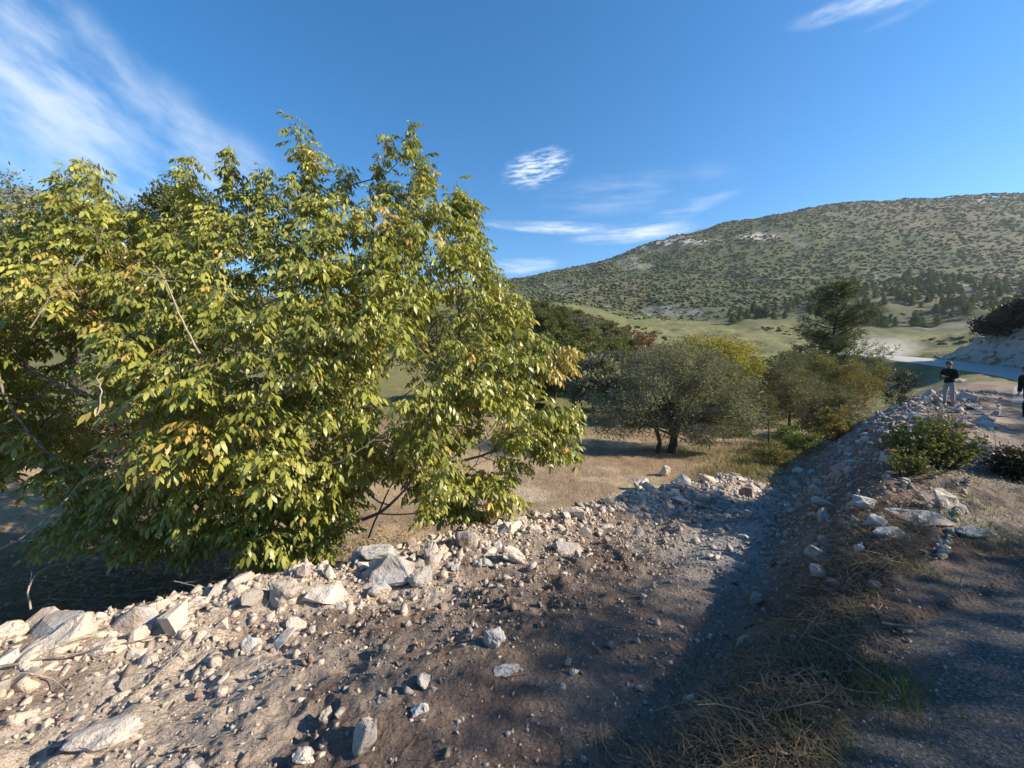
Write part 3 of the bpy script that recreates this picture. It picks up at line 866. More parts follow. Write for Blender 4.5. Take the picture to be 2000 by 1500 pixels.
# ------------------------------------------------------------------ the walnut tree
def build_walnut():
    r = np.random.default_rng(5)
    poly = np.array([(-260, 560), (-150, 450), (0, 455), (60, 430), (110, 385), (150, 365), (215, 380), (250, 440), (330, 450), (372, 420), (430, 400),
                     (480, 395), (520, 390), (555, 375), (610, 368), (650, 385), (690, 395), (716, 390), (755, 385), (785, 372), (825, 372), (850, 388), (890, 400),
                     (930, 430), (952, 520), (990, 580), (1045, 650), (1085, 690), (1140, 700), (1125, 735), (1070, 770), (1090, 850), (1095, 890), (1050, 895), (1015, 870), (960, 885),
                     (1000, 950), (1018, 1020), (960, 1025), (890, 1000), (820, 1015), (790, 940), (720, 930), (680, 1000), (640, 1070), (575, 1110), (500, 1120), (460, 1040),
                     (400, 1095), (345, 1075), (250, 1095), (205, 1050), (90, 1095), (70, 1060), (150, 980), (80, 930), (0, 960), (-150, 900), (-260, 720)], float)
    def inside(q):
        c = np.zeros(len(q), bool); a = poly; b = np.roll(poly, -1, 0)
        for (x1, y1), (x2, y2) in zip(a, b):
            k = ((y1 > q[:, 1]) != (y2 > q[:, 1])) & (q[:, 0] < (x2 - x1) * (q[:, 1] - y1) / (y2 - y1 + 1e-9) + x1)
            c ^= k
        return c
    def edge_d(q):
        best = np.full(len(q), 1e9); a = poly; b = np.roll(poly, -1, 0)
        for p1, p2 in zip(a, b):
            e = p2 - p1; t = np.clip(((q - p1) @ e) / (e @ e), 0, 1)
            best = np.minimum(best, np.linalg.norm(q - p1 - t[:, None] * e, axis=1))
        return best
    q = np.stack([r.uniform(-260, 1170, 24000), r.uniform(255, 1125, 24000)], -1)
    q = q[inside(q)]
    ed = edge_d(q)
    keep = ed > 8 * r.random(len(q)); q, ed = q[keep], ed[keep]
    yc = 6.5 - 1.2 * sstep(650, 1050, q[:, 1])
    T = 2.9 * np.sqrt(np.clip(ed / 330, .01, 1)) * np.interp(q[:, 1], [300, 600, 900, 1100], [.8, 1, .85, .5])
    dep = yc + T * np.sign(r.uniform(-1, .75, len(q))) * r.random(len(q)) ** .6
    A = np.array([at(a[0], a[1], d) for a, d in zip(q, dep)])
    zg = terrain(A[:, 0], A[:, 1])
    A = A[(A[:, 2] > zg + .25)]
    # thin to an even spacing, a little open so that dark gaps remain
    gapn = fbm(A[:, 0] * 1.15 + A[:, 1] * .7, A[:, 2] * 1.15 + A[:, 1] * .5, 91, 3, .6)
    row_ = project(A[:, 0], A[:, 1], A[:, 2])[1]
    A = A[gapn > np.interp(row_, [430, 600, 750], [.26, .34, .43])]
    r.shuffle(A)
    sel = []
    for p in A:
        if not sel or (np.sum((np.array(sel) - p) ** 2, 1) > .22 ** 2).all(): sel.append(p)
        if len(sel) >= 2700: break
    A = np.array(sel)
    ends = [(583, 256, 385), (800, 256, 385), (738, 285, 395), (452, 298, 410), (375, 312, 430), (185, 326, 400), (130, 345, 400), (905, 395, 460), (610, 300, 370), (822, 320, 385), (665, 345, 400), (880, 375, 420), (520, 345, 400)]
    top = []
    for px, y0, y1 in ends:
        for py in np.arange(y0 + 6, y1, 16): top.append(at(px + r.normal(0, 3 + (py - y0) * .05), py, 6.4 + r.normal(0, .10)))
    low = [at(r.uniform(815, 1015), r.uniform(915, 1015), r.uniform(5.5, 6.3)) for _ in range(70)] + [at(r.uniform(1040, 1115), r.uniform(800, 900), r.uniform(6.0, 6.8)) for _ in range(40)] \
        + [at(r.uniform(480, 640), r.uniform(980, 1100), r.uniform(5.0, 5.8)) for _ in range(40)]
    low = [p for p in low if p[2] > tz(p[0], p[1]) + .2]
    A = np.concatenate([A, top, low])
    # trunk and space colonisation
    b = ground_at(590, 1075); bx, by = at(592, 900, 6.5)[0], 6.5
    bz = tz(bx, by) - .1
    nodes = [np.array([bx, by, bz])]; par = [-1]
    def chain(start, end, n, wob=.06):
        i = start; p0 = nodes[start]
        for t in np.linspace(0, 1, n + 1)[1:]:
            nodes.append(p0 + (np.array(end) - p0) * t + r.normal(0, wob, 3)); par.append(i); i = len(nodes) - 1
        return i
    f = chain(0, (bx + .03, by + .05, bz + 1.15), 6, .02)
    forks = [chain(f, (bx - 1.9, by - .3, bz + 3.2), 9), chain(f, (bx + .3, by + .5, bz + 4.0), 10), chain(f, (bx + 1.9, by - .1, bz + 3.0), 9),
             chain(f, (bx - .6, by - 1.5, bz + 2.8), 8), chain(f, (bx + .5, by + 1.8, bz + 3.0), 8), chain(f, (bx - 1.5, by + 1.4, bz + 3.0), 8),
             chain(f, (bx + 1.6, by - .9, bz + 1.9), 7), chain(f, (bx - 2.3, by - 1.2, bz + 2.0), 8)]
    live = np.ones(len(A), bool); step = .22
    for it in range(70):
        N = np.array(nodes); L = A[live]
        if not len(L): break
        d2 = ((L[:, None] - N[None]) ** 2).sum(-1); ni = d2.argmin(1); dm = np.sqrt(d2[np.arange(len(L)), ni])
        done = dm < .34
        idx = np.nonzero(live)[0]; live[idx[done]] = False
        act = (~done) & (dm < 3.5 if it < 45 else dm < 99)
        if not act.any(): break
        grow = {}
        for k_, p in zip(ni[act], L[act]): grow.setdefault(int(k_), []).append(p)
        for k_, ps in grow.items():
            d = sum((p - N[k_]) / np.linalg.norm(p - N[k_]) for p in ps); nd = np.linalg.norm(d)
            if nd < 1e-3: continue
            nodes.append(N[k_] + d / nd * step + r.normal(0, .02, 3)); par.append(k_)
        if len(nodes) > 4200: break
    N = np.array(nodes); par = np.array(par); n = len(N)
    area = np.full(n, .0035 ** 2)
    for i in range(n - 1, 0, -1): area[par[i]] += area[i] * 1.0
    rad = np.sqrt(area); rad = np.clip(rad * 1.0, .003, .14); rad[:7] *= np.linspace(1.35, 1, 7)
    kids = [[] for _ in range(n)]
    for i in range(1, n): kids[par[i]].append(i)
    paths = []
    stack = [(0, 0)]
    def trace(i):
        pts = [i]
        while kids[pts[-1]]:
            ks = sorted(kids[pts[-1]], key=lambda a: -area[a])
            for o_ in ks[1:]: starts.append((pts[-1], o_))
            pts.append(ks[0])
        return pts
    starts = [(None, 0)]
    while starts:
        p_, i = starts.pop()
        pts = trace(i)
        seq = ([p_] if p_ is not None else []) + pts
        rr = rad[seq].copy()
        if p_ is not None: rr[0] = rad[pts[0]]
        P = N[seq]
        if len(P) > 3: P[1:-1] = .5 * P[1:-1] + .25 * (P[:-2] + P[2:])
        paths.append((P, rr))
    thick = [p for p in paths if p[1].max() > .012]; thin = [p for p in paths if p[1].max() <= .012]
    # leafy shoots, one per attractor
    d2 = ((A[:, None] - N[None]) ** 2).sum(-1); ni = d2.argmin(1)
    cen = np.array([bx - .3, by, bz + 3.3])
    # compound leaf variants in local axes: +x along the stalk, z up
    def leaf_variant(rs):
        r2 = np.random.default_rng(rs); Ls = r2.uniform(.24, .34); m = r2.integers(3, 5)
        xs = np.linspace(.32, .92, m) * Ls
        VV, TT, off = [], [], 0
        def stalk(x): return np.array([x, 0, .02 - .9 * (x / Ls) ** 2 * Ls * .45])
        def leaflet(p, d, L, W):
            nonlocal off
            d = d / np.linalg.norm(d); s_ = np.cross(d, [0, 0, 1.0]); s_ /= np.linalg.norm(s_) + 1e-9
            ang = r2.normal(0, .5); up = np.cross(s_, d); s_, up = s_ * math.cos(ang) + up * math.sin(ang), up * math.cos(ang) - s_ * math.sin(ang)
            dr = r2.uniform(.12, .40); tw = r2.normal(0, .35)
            def pt(t, w):
                sw_ = s_ * math.cos(tw * t) + up * math.sin(tw * t)
                return p + d * t * L + np.array([0, 0, -1.0]) * t * t * L * dr + sw_ * w * W + up * abs(w) * .2 * W
            VV.append(np.array([pt(0, 0), pt(.30, .46), pt(.30, -.42), pt(.68, .42), pt(.66, -.44), pt(1, 0)]))
            TT.append(np.array([(0, 1, 2), (1, 3, 2), (2, 3, 4), (3, 5, 4)]) + off); off += 6
        for x in xs:
            L = r2.uniform(.095, .14) * (.75 + .35 * x / Ls)
            for sd in (-1, 1):
                leaflet(stalk(x), np.array([.45, sd * r2.uniform(.5, .85), -r2.uniform(.35, 1.15)]), L, L * r2.uniform(.37, .46))
        leaflet(stalk(Ls), np.array([1, r2.normal(0, .2), -r2.uniform(.5, 1.1)]), r2.uniform(.12, .155), .062)
        a_, b_ = stalk(0), stalk(Ls); mid = stalk(Ls * .5)
        VV.append(np.array([a_ + [0, .003, 0], a_ - [0, .003, 0], mid + [0, .002, 0], mid - [0, .002, 0], b_])); TT.append(np.array([(0, 1, 2), (1, 3, 2), (2, 3, 4)]) + off)
        return np.concatenate(VV), np.concatenate(TT)
    var = [leaf_variant(50 + i) for i in range(12)]
    pos, yaw, pit, scl, odd, val = [], [], [], [], [], []
    shoots = []
    for a, k_ in zip(A, ni):
        b0 = N[k_]; out = a - cen; out /= np.linalg.norm(out) + 1e-6
        tip = a + out * .10 + np.array([0, 0, .10]) + r.normal(0, .05, 3)
        d = tip - b0; Ls = np.linalg.norm(d)
        if Ls < .25: tip = b0 + (d + out * .1) / (Ls + .1) * .28
        mid = (b0 + tip) / 2 + np.array([0, 0, -.03])
        t = np.linspace(0, 1, 4)[:, None]
        shoots.append(((1 - t) ** 2 * b0 + 2 * t * (1 - t) * mid + t ** 2 * tip, np.linspace(.005, .0025, 4)))
        m = int(r.integers(8, 12)) if a[1] < 6.9 else int(r.integers(3, 5)); y0 = r.uniform(0, 6.28)
        orange = .0 if r.random() > .035 else r.uniform(.2, .8)
        spx, spy = project(a[0], a[1], a[2])
        if spx > 1060 and 660 < spy < 770: orange = max(orange, r.uniform(.35, .8))
        if 240 < spx < 440 and 820 < spy < 960 and r.random() < .5: orange = r.uniform(.5, 1)
        if spx < 300 and 480 < spy < 700 and r.random() < .25: orange = r.uniform(.3, .8)
        v0 = r.random()
        for j in range(m):
            f_ = .35 + .65 * j / (m - 1)
            pos.append(b0 + (tip - b0) * f_); yaw.append(y0 + j * 2.4 + r.normal(0, .3)); pit.append(r.uniform(-.45, .35)); scl.append(r.uniform(.34, .84))
            odd.append(np.clip(orange + (r.random() < .025) * r.uniform(.3, 1), 0, 1)); val.append(np.clip(.65 * v0 + .45 * r.random(), 0, 1))
    pos = np.array(pos); yaw, pit, scl, odd, val = map(np.array, (yaw, pit, scl, odd, val))
    # stalks point outward rather than into the crown
    oy = np.arctan2(pos[:, 1] - cen[1], pos[:, 0] - cen[0])
    dy = (yaw - oy + math.pi) % (2 * math.pi) - math.pi
    yaw = oy + dy * .72
    cy, sy, cp_, sp_ = np.cos(yaw), np.sin(yaw), np.cos(pit), np.sin(pit)
    Rm = np.stack([np.stack([cy * cp_, -sy, cy * -sp_ * -1 * -1], -1), np.stack([sy * cp_, cy, sy * -sp_], -1), np.stack([sp_, 0 * sp_, cp_], -1)], 1) * scl[:, None, None]
    vi = r.integers(0, len(var), len(pos))
    base = (bx, by, bz)
    root = empty('walnut_tree', base, 'large spreading walnut tree with yellow green leaves filling the left half', 'tree')
    o0 = np.array(base)
    tv, tq = tubes(thick, 8)
    trunk = obj('trunk', mesh_np('trunk', tv - o0, quads=tq, smooth=True), M['bark'], root)
    tv, tq = tubes(thin + shoots, 4)
    obj('twigs', mesh_np('twigs', tv - o0, quads=tq, smooth=True), M['bark'], trunk, kind='stuff')
    # 300 leaves that show largest are parts of their own
    lx, ly = project(pos[:, 0], pos[:, 1], pos[:, 2])
    score = np.linalg.norm(pos - [0, 0, H], axis=1) + 100 * ((lx < 0) | (lx > 2000))
    front = set(np.argsort(score)[:300].tolist())
    VV, TT, AA, off = [], [], [], 0
    single = []
    for v, (V, T) in enumerate(var):
        i = np.nonzero(vi == v)[0]
        s_ = [a for a in i if a in front]; i = np.array([a for a in i if a not in front])
        X = np.einsum('nij,vj->nvi', Rm[i], V) + pos[i][:, None] - o0
        VV.append(X.reshape(-1, 3)); TT.append((T[None] + (np.arange(len(i)) * len(V))[:, None, None]).reshape(-1, 3) + off); off += X.shape[0] * X.shape[1]
        AA.append(np.repeat(np.stack([odd[i], val[i], 0 * val[i]], -1), len(V), 0))
        for a in s_: single.append((V @ Rm[a].T, T, odd[a], val[a], pos[a] - o0))
    crown = obj('crown', mesh_np('crown', np.concatenate(VV), tris=np.concatenate(TT), attrs={'tint': np.concatenate(AA)}), M['walnut'], root, kind='stuff')
    for V, T, od, vl, p in single:
        o = obj('leaf', mesh_np('leaf', V, tris=T, attrs={'tint': np.tile([od, vl, 0], (len(V), 1))}), M['walnut'], crown)
        o.location = p
    return root


build_walnut()

# ------------------------------------------------------------------ other trees
# olive by the field
p = ground_at(1312, 884)
OL = make_tree_mesh(21, [(-1.2, 0, 2.6, 2.3, 2.0, 1.25), (1.4, .2, 3.0, 2.2, 2.0, 1.5), (.1, .2, 4.0, 2.1, 1.9, 1.0), (-2.5, -.2, 1.9, 1.4, 1.4, .95), (2.4, 0, 2.0, 1.4, 1.5, 1.0), (-.9, -.6, 1.3, 1.1, .9, .6), (1.5, -.7, 1.25, 1.3, .9, .65), (-2.2, -.3, 1.2, 1.0, .9, .5)],
                    260, 210, .26, .115, .040, (.15, 0, 2.3), .16, limbs=60, droop=.15)
put_tree('olive_tree', p, OL, M['olive'], M['darkbark'], 'round grey green olive tree with two dark stems standing in the field')
tv, tq = tubes([(np.array([(-.75, -.1, -.1), (-.6, -.1, .5), (-.75, -.05, 1.1), (-1.0, 0, 2.2)]), np.array([.12, .10, .085, .05]))], 7)
obj('stem', mesh_np('stem', tv, quads=tq, smooth=True), M['darkbark'], bpy.data.objects['olive_tree'])

def base_at(px, depth):
    x = (px - 1000) / F * depth
    return np.array([x, depth, tz(x, depth) - .05])

def h_to(px, row, depth, zb): return float(at(px, row, depth)[2] - zb)

# yellow walnut behind it
p = base_at(1380, 27); hh = h_to(1380, 650, 27, p[2])
YL = make_tree_mesh(22, [(0, 0, hh * .62, 3.3, 2.6, hh * .33), (-2.2, 0, hh * .52, 1.8, 1.8, hh * .28), (1.9, 0, hh * .6, 1.8, 1.8, hh * .3)], 230, 110, .33, .17, .085, (0, 0, hh * .55), .14, odd=.08, droop=.5)
put_tree('walnut_tree', p, YL, M['yellow'], M['bark'], 'yellow leaved autumn tree rising behind the olive tree')
# red tree
p = base_at(1257, 42); hh = h_to(1257, 640, 42, p[2])
RT = make_tree_mesh(23, [(0, 0, hh * .62, 1.5, 1.4, hh * .36)], 60, 60, .3, .2, .09, (0, 0, hh * .6), .1)
put_tree('red_tree', p, RT, M['red'], M['darkbark'], 'small russet red tree at the edge of the wood')

# pine at the road bend
def pine_meshes(seed, h, r0, tiers, tufts, nl, nw, lean=0.0, needles=26, start=.16, pw=.75):
    r = np.random.default_rng(seed)
    P, D, paths = [], [], []
    tr = np.stack([np.linspace(0, lean, 9) + r.normal(0, .03 * r0, 9), r.normal(0, .03 * r0, 9), np.linspace(0, h, 9)], -1)
    paths.append((tr, np.linspace(.022, .004, 9) * h * .7))
    for i in range(tiers):
        f = start + (1 - start) * (i / tiers); z = h * f
        for b in range(int(r.integers(3, 6))):
            a = r.uniform(0, 6.28); L = r0 * (1 - f) ** pw * r.uniform(.45, 1.2) + .12
            c0 = np.array([np.interp(z, tr[:, 2], tr[:, 0]), np.interp(z, tr[:, 2], tr[:, 1]), z])
            dirn = np.array([math.cos(a), math.sin(a), r.uniform(.1, .45)])
            t = np.linspace(0, 1, 5)[:, None]
            br = c0 + dirn * L * t + np.array([0, 0, .18 * L]) * t ** 2
            paths.append((br, np.linspace(.010, .002, 5) * h * .5))
            nt = max(3, int(tufts * L / r0))
            tt = r.uniform(.25, 1.05, nt); ctr = c0 + dirn * L * tt[:, None] + np.array([0, 0, .18 * L]) * (tt ** 2)[:, None] + r.normal(0, .10 * L + .03, (nt, 3)) * [1, 1, .45]
            k = np.repeat(np.arange(nt), needles)
            P.append(ctr[k] + r.normal(0, nl * .35, (len(k), 3)))
            D.append(r.normal(size=(len(k), 3)) + dirn * .5 + [0, 0, .35])
    P, D = np.concatenate(P), np.concatenate(D)
    tint = np.stack([np.zeros(len(P)), r.random(len(P)), np.zeros(len(P))], -1)
    V, Q, T = leaf_quads(P, D, nl * r.uniform(.7, 1.2, len(P)), nw, r, tint)
    tv, tq = tubes(paths, 6)
    return mesh_np('crown', V, quads=Q, attrs={'tint': T}), mesh_np('trunk', tv, quads=tq, smooth=True)

p = base_at(1622, 38); hh = h_to(1622, 552, 38, p[2])
put_tree('pine_tree', p, pine_meshes(31, hh, 4.4, 26, 13, .40, .05, .3, 26, .25, .5), M['pine'], M['darkbark'], 'tall dark pine standing alone below the road bend')
p = ground_at(1500, 868)
hh = h_to(1498, 772, p[1], p[2])
put_tree('conifer_sapling', p, pine_meshes(32, hh, hh * .42, 15, 6, .11, .014, .05, 16, .05), M['shrub'], M['darkbark'], 'small pale green conifer sapling right of the olive tree')

# shrubs: (px, base depth, top row, half width px, material, label)
def shrub(px, depth, top, wpx, mat, label, seed, leaf=.10, per=60, clumps=None, odd=.06, name='shrub', base=None, lobes=4, stems=14, bark='darkbark', ratio=.5, spread=None):
    p = base_at(px, depth) if base is None else base
    h = h_to(px, top, p[1], p[2]); w = wpx / F * p[1]
    r = np.random.default_rng(seed)
    ells = [(0, 0, h * .52, w * .8, w * .75, h * .46)]
    for i in range(lobes):
        a = r.uniform(0, 6.28); q = r.uniform(.35, .75)
        ells.append((math.cos(a) * w * q, math.sin(a) * w * q, h * r.uniform(.3, .62), w * r.uniform(.35, .5), w * r.uniform(.35, .5), h * r.uniform(.25, .38)))
    n = clumps or int(np.clip(w * w * 26, 40, 190))
    me = make_tree_mesh(seed, ells, int(n * 1.2), int(per * 1.1), spread or max(.10, .11 * w), leaf * 1.1, leaf * ratio * 1.2, (0, 0, h * .35), max(.02, h * .015), limbs=stems, odd=odd)
    return put_tree(name, p, me, M[mat], M[bark], label, 'shrub')

shrub(1545, 26, 690, 62, 'greyshrub', 'grey green bush standing behind the conifer sapling', 41, .10, 90)
shrub(1500, 30, 715, 55, 'olive', 'dull olive bush between the olive tree and the pine', 42, .11, 80)
shrub(1600, 22, 740, 58, 'greyshrub', 'twiggy grey brown bush at the foot of the bank', 43, .09, 90, odd=.15)
shrub(1640, 30, 690, 50, 'shrub', 'reddish tinged bush near the top of the bank by the pine', 44, .10, 90, odd=.25)
shrub(1585, 32, 680, 45, 'shrub', 'green bush below the crown of the tall pine', 45, .10, 90)
shrub(1630, 18.5, 790, 40, 'shrub', 'bright green bush with rusty tips at the toe of the bank', 46, .08, 90, odd=.22)
shrub(1560, 17.5, 825, 42, 'grass', 'dark green low bush right of the conifer sapling', 47, .07, 80, odd=.02)
shrub(1520, 15.5, 866, 34, 'shrub', 'low weedy clump at the edge of the track', 48, .06, 70, odd=.12)
shrub(1470, 24, 760, 40, 'darkshrub', 'dark shaded bush just right of the olive tree', 49, .10, 90)
shrub(1665, 24, 760, 36, 'greyshrub', 'thin bare looking bush on the slope beside the berm', 50, .07, 60, odd=.3)
shrub(1690, 34, 680, 40, 'shrub', 'yellowish bush beside the far road edge', 51, .10, 80, odd=.2)
shrub(1762, 20, 706, 30, 'darkshrub', 'dark rounded bush on top of the berm left of the man', 52, .06, 90, odd=.05)
shrub(1440, 22, 830, 30, 'shrub', 'low green weeds right of the olive stems', 53, .07, 60, odd=.1)
# leafy shrub by the verge
lb = ground_at(1845, 925)
def sprig_shrub(name, base, w, h, n, label, seed, leaf=.055, mat='shrub', odd=.03, dense=26):
    """many thin upright stems with leaves set along them"""
    r2 = np.random.default_rng(seed); paths, P, D, C_ = [], [], [], []
    for i in range(n):
        a = r2.uniform(0, 6.28); q = r2.random() ** .6; b0 = np.array([math.cos(a) * w * q * .55, math.sin(a) * w * q * .45, -.03])
        hh = h * r2.uniform(.45, 1.05) * (1 - .45 * q * q)
        tip = b0 + np.array([math.cos(a) * w * q * .5 + r2.normal(0, .06), math.sin(a) * w * q * .4 + r2.normal(0, .06), hh])
        t = np.linspace(0, 1, 6)[:, None]; mid = (b0 + tip) / 2 + np.array([0, 0, hh * .12]) + r2.normal(0, .04, 3)
        c = (1 - t) ** 2 * b0 + 2 * t * (1 - t) * mid + t ** 2 * tip
        paths.append((c, np.linspace(.006, .002, 6)))
        k_ = r2.uniform(.22, 1.0, dense); pts_ = np.stack([np.interp(k_ * 5, np.arange(6), c[:, j]) for j in range(3)], -1)
        P.append(pts_ + r2.normal(0, .012, (dense, 3)))
        d = r2.normal(size=(dense, 3)); d[:, 2] = np.abs(d[:, 2]) * .7 + .1; D.append(d); C_.append(np.full(dense, r2.random()))
    P, D, C_ = np.concatenate(P), np.concatenate(D), np.concatenate(C_)
    tint = np.stack([(r2.random(len(P)) < odd) * .8, np.clip(.6 * C_ + .5 * r2.random(len(P)), 0, 1), 0 * C_], -1)
    V, Q, T = leaf_quads(P, D, leaf * r2.uniform(.7, 1.3, len(P)), leaf * .48, r2, tint)
    tv, tq = tubes(paths, 4)
    return put_tree(name, base, (mesh_np('foliage', V, quads=Q, attrs={'tint': T}), mesh_np('stems', tv, quads=tq, smooth=True)), M[mat], M['darkbark'], label, 'shrub')
dl = lb[1]
sprig_shrub('shrub', lb + np.array([.25, .45, 0]), 88 / F * dl, (930 - 815) / F * dl, 150, 'broad leafy evergreen shrub on the verge at right', 54, .06, dense=30)
q_ = ground_at(1775, 928); sprig_shrub('shrub', q_, 40 / F * q_[1], 60 / F * q_[1], 26, 'small leafy sprout at the left of the broad verge shrub', 55, .055, odd=.1)
q_ = ground_at(1835, 845); sprig_shrub('shrub', q_, 45 / F * q_[1], 50 / F * q_[1], 40, 'thin yellowish weeds on the berm in front of the standing man', 57, .05, 'greyshrub', .2, 16)
shrub(1975, 0, 888, 34, 'darkshrub', 'low dark weeds on the road verge at the right edge', 56, .05, 60, clumps=50, odd=.02, base=ground_at(1985, 930), ratio=.4)
# trees on the rise at the left, behind the walnut tree
def big_tree(px, depth, top, wpx, mat, label, seed, leaf=.11, per=90, clumps=150, name='oak_tree', odd=.04, group=None):
    p = base_at(px, depth); h = h_to(px, top, depth, p[2]); w = wpx / F * depth
    r = np.random.default_rng(seed)
    ells = [(0, 0, h * .62, w * .75, w * .75, h * .34)] + [(math.cos(a) * w * .5, math.sin(a) * w * .5, h * r.uniform(.45, .72), w * .48, w * .48, h * .2) for a in r.uniform(0, 6.28, 5)]
    me = make_tree_mesh(seed, ells, int(clumps * (1.5 if 0 <= px < 400 else .9)), int(per * (1.4 if 0 <= px < 400 else .9)), .11 * w + .08, leaf * 1.25, leaf * .75, (0, 0, h * .55), h * .022, odd=odd)
    return put_tree(name, p, me, M[mat], M['darkbark'], label, 'tree', group)

big_tree(40, 17, 338, 125, 'olive', 'broad grey green tree above the walnut at the far left', 61, .11, 110, name='olive_tree')
big_tree(378, 19, 312, 72, 'oak', 'dense green tree top showing above the walnut left of centre', 62, .11, 130)
big_tree(275, 23, 372, 55, 'darkshrub', 'dark brownish tree crown beside the dense green tree top', 63, .12, 90)
big_tree(-190, 18, 330, 130, 'oak', 'green tree beyond the left edge of the picture', 64, .12, 90)
big_tree(150, 26, 400, 110, 'greyshrub', 'dull green tree behind the left part of the walnut', 65, .14, 80)
big_tree(620, 30, 470, 120, 'oak', 'green tree hidden behind the middle of the walnut', 66, .14, 70)
big_tree(850, 34, 540, 90, 'oak', 'green tree behind the right shoulder of the walnut', 67, .14, 70)

shrub(60, 12, 780, 120, 'greyshrub', 'dull bush on the ground far left behind the walnut', 611, .10, 90)
shrub(330, 13, 760, 130, 'darkshrub', 'dark bush behind the left half of the walnut', 612, .10, 90)
shrub(560, 15, 720, 110, 'greyshrub', 'grey bush behind the walnut trunk', 613, .10, 80)
shrub(-150, 11, 700, 120, 'oak', 'green bush beyond the left picture edge', 614, .10, 90)
# wood on the spur behind the walnut
WOOD = []
for i in range(3):
    r = np.random.default_rng(70 + i)
    ells = [(0, 0, 3.0, 1.7, 1.7, 1.6)] + [(math.cos(a) * 1.1, math.sin(a) * 1.1, r.uniform(2.0, 3.6), 1.1, 1.1, .9) for a in r.uniform(0, 6.28, 4)]
    WOOD.append(make_tree_mesh(80 + i, ells, 95, 52, .27, .30, .18, (0, 0, 2.6), .11, limbs=14, odd=.05))
r = np.random.default_rng(99)
wl = {'oak': 'bushy dark green tree in the wood on the spur', 'greyshrub': 'dull grey green tree in the wood on the spur', 'olive': 'silvery olive tree in the wood on the spur', 'shrub': 'light green tree in the wood on the spur'}
WM = {}
for mat in wl:
    WM[mat] = []
    for c, t in WOOD:
        c2 = c.copy(); c2.materials.append(M[mat]); t2 = t.copy(); t2.materials.append(M['darkbark']); WM[mat].append((c2, t2))
spots = []
tries = 0
while len(spots) < 130 and tries < 5000:
    tries += 1
    dep = r.uniform(31, 105); px = r.uniform(905, 1330)
    if px > 1000 + 330 * (dep - 25) / 60: continue
    if dep < 40 and 1010 < px: 
        if r.random() < .8: continue
    x = (px - 1000) / F * dep
    if all((x - a) ** 2 + (dep - b) ** 2 > 3.0 ** 2 for a, b in spots): spots.append((x, dep))
for i, (x, d) in enumerate(spots):
    mat = r.choice(['oak', 'oak', 'oak', 'greyshrub', 'olive', 'shrub'])
    c, t = WM[mat][i % 3]
    put_tree('wood_tree', (x, d, tz(x, d) - .4), (c, t), None, None, wl[mat], 'tree', 'trees of the wood on the spur', r.uniform(0, 6.28), r.uniform(.75, 1.25))
# a few olives between the field and the valley
ORD = ['first', 'second', 'third', 'fourth', 'fifth', 'sixth', 'seventh', 'eighth', 'ninth', 'tenth']
for i, (px, d, s_) in enumerate(sorted(((1160, 30, 1.0), (1120, 36, 1.1), (1215, 34, .9), (1180, 44, 1.2), (1330, 40, 1.0), (1480, 42, 1.1), (1420, 52, 1.2), (1540, 50, 1.2), (1360, 60, 1.2), (1260, 56, 1.2)))):
    b = base_at(px, d); c, t = WM['olive'][i % 3]
    put_tree('olive_tree', b, (c, t), None, None, 'distant grey olive tree beyond the field, %s from the left' % ORD[i], 'tree', 'olive trees beyond the field', i * 1.3, s_)

# ------------------------------------------------------------------ roadside trees right of the picture: they shade the foreground
ROADSIDE = []
def roadside(x, y, h, w, seed, label):
    r = np.random.default_rng(seed)
    ells = [(0, 0, h * .64, w * .8, w * .8, h * .33)] + [(math.cos(a) * w * .5, math.sin(a) * w * .5, h * r.uniform(.5, .8), w * .45, w * .45, h * .17) for a in r.uniform(0, 6.28, 4)]
    me = make_tree_mesh(seed, ells, 90, 55, .12 * w + .1, .165, .085, (0, 0, h * .55), h * .02, odd=.05)
    put_tree('roadside_oak', (x, y, tz(x, y) - .1), me, M['oak'], M['darkbark'], label, 'tree', 'oaks on the far side of the road')
for i, a in enumerate([(12.8, .15, 7.75, 1.9), (12.4, -4.2, 6.5, 2.0), (14.4, 5.2, 7.0, 1.3), (15.2, 2.2, 5.0, 1.1), (20.5, 3.0, 6.0, 1.8), (22.5, 8.0, 6.2, 2.2), (27.5, 12.0, 7.0, 2.6), (33.0, 15.5, 8.5, 2.8), (38, 20, 8, 2.8)]):
    roadside(*a, 120 + i, 'roadside oak on the bank across the road, outside the picture')

# bushes on the cut bank at the far right
BK = []
for i in range(4):
    r = np.random.default_rng(140 + i)
    ells = [(0, 0, 1.1, 1.5, 1.5, 1.0)] + [(math.cos(a) * 1.0, math.sin(a) * 1.0, r.uniform(.8, 1.7), .9, .9, .7) for a in r.uniform(0, 6.28, 4)]
    BK.append(make_tree_mesh(150 + i, ells, 75, 85, .25, .20, .12, (0, 0, 1.0), .05, limbs=12, odd=.18))
for c, t in BK: c.materials.append(M['darkshrub']); t.materials.append(M['darkbark'])
r = np.random.default_rng(160)
k = 0
for i in range(700):
    S_, W_ = r.uniform(48, 90), -7.2 - r.uniform(3.0, 19)
    x, y = [float(v[0]) for v in sw_to_xy(np.array([S_]), np.array([W_]))]
    px, _ = project(x, y, 0.0)
    if px > 2150 or px < 1900: continue
    c, t = BK[k % 4]; k += 1
    put_tree('bank_bush', (x, y, tz(x, y) - .3), (c, t), None, None, 'dark brownish bush above the road cutting', 'shrub', 'bushes above the road cutting', r.uniform(0, 6.28), r.uniform(.9, 1.8))

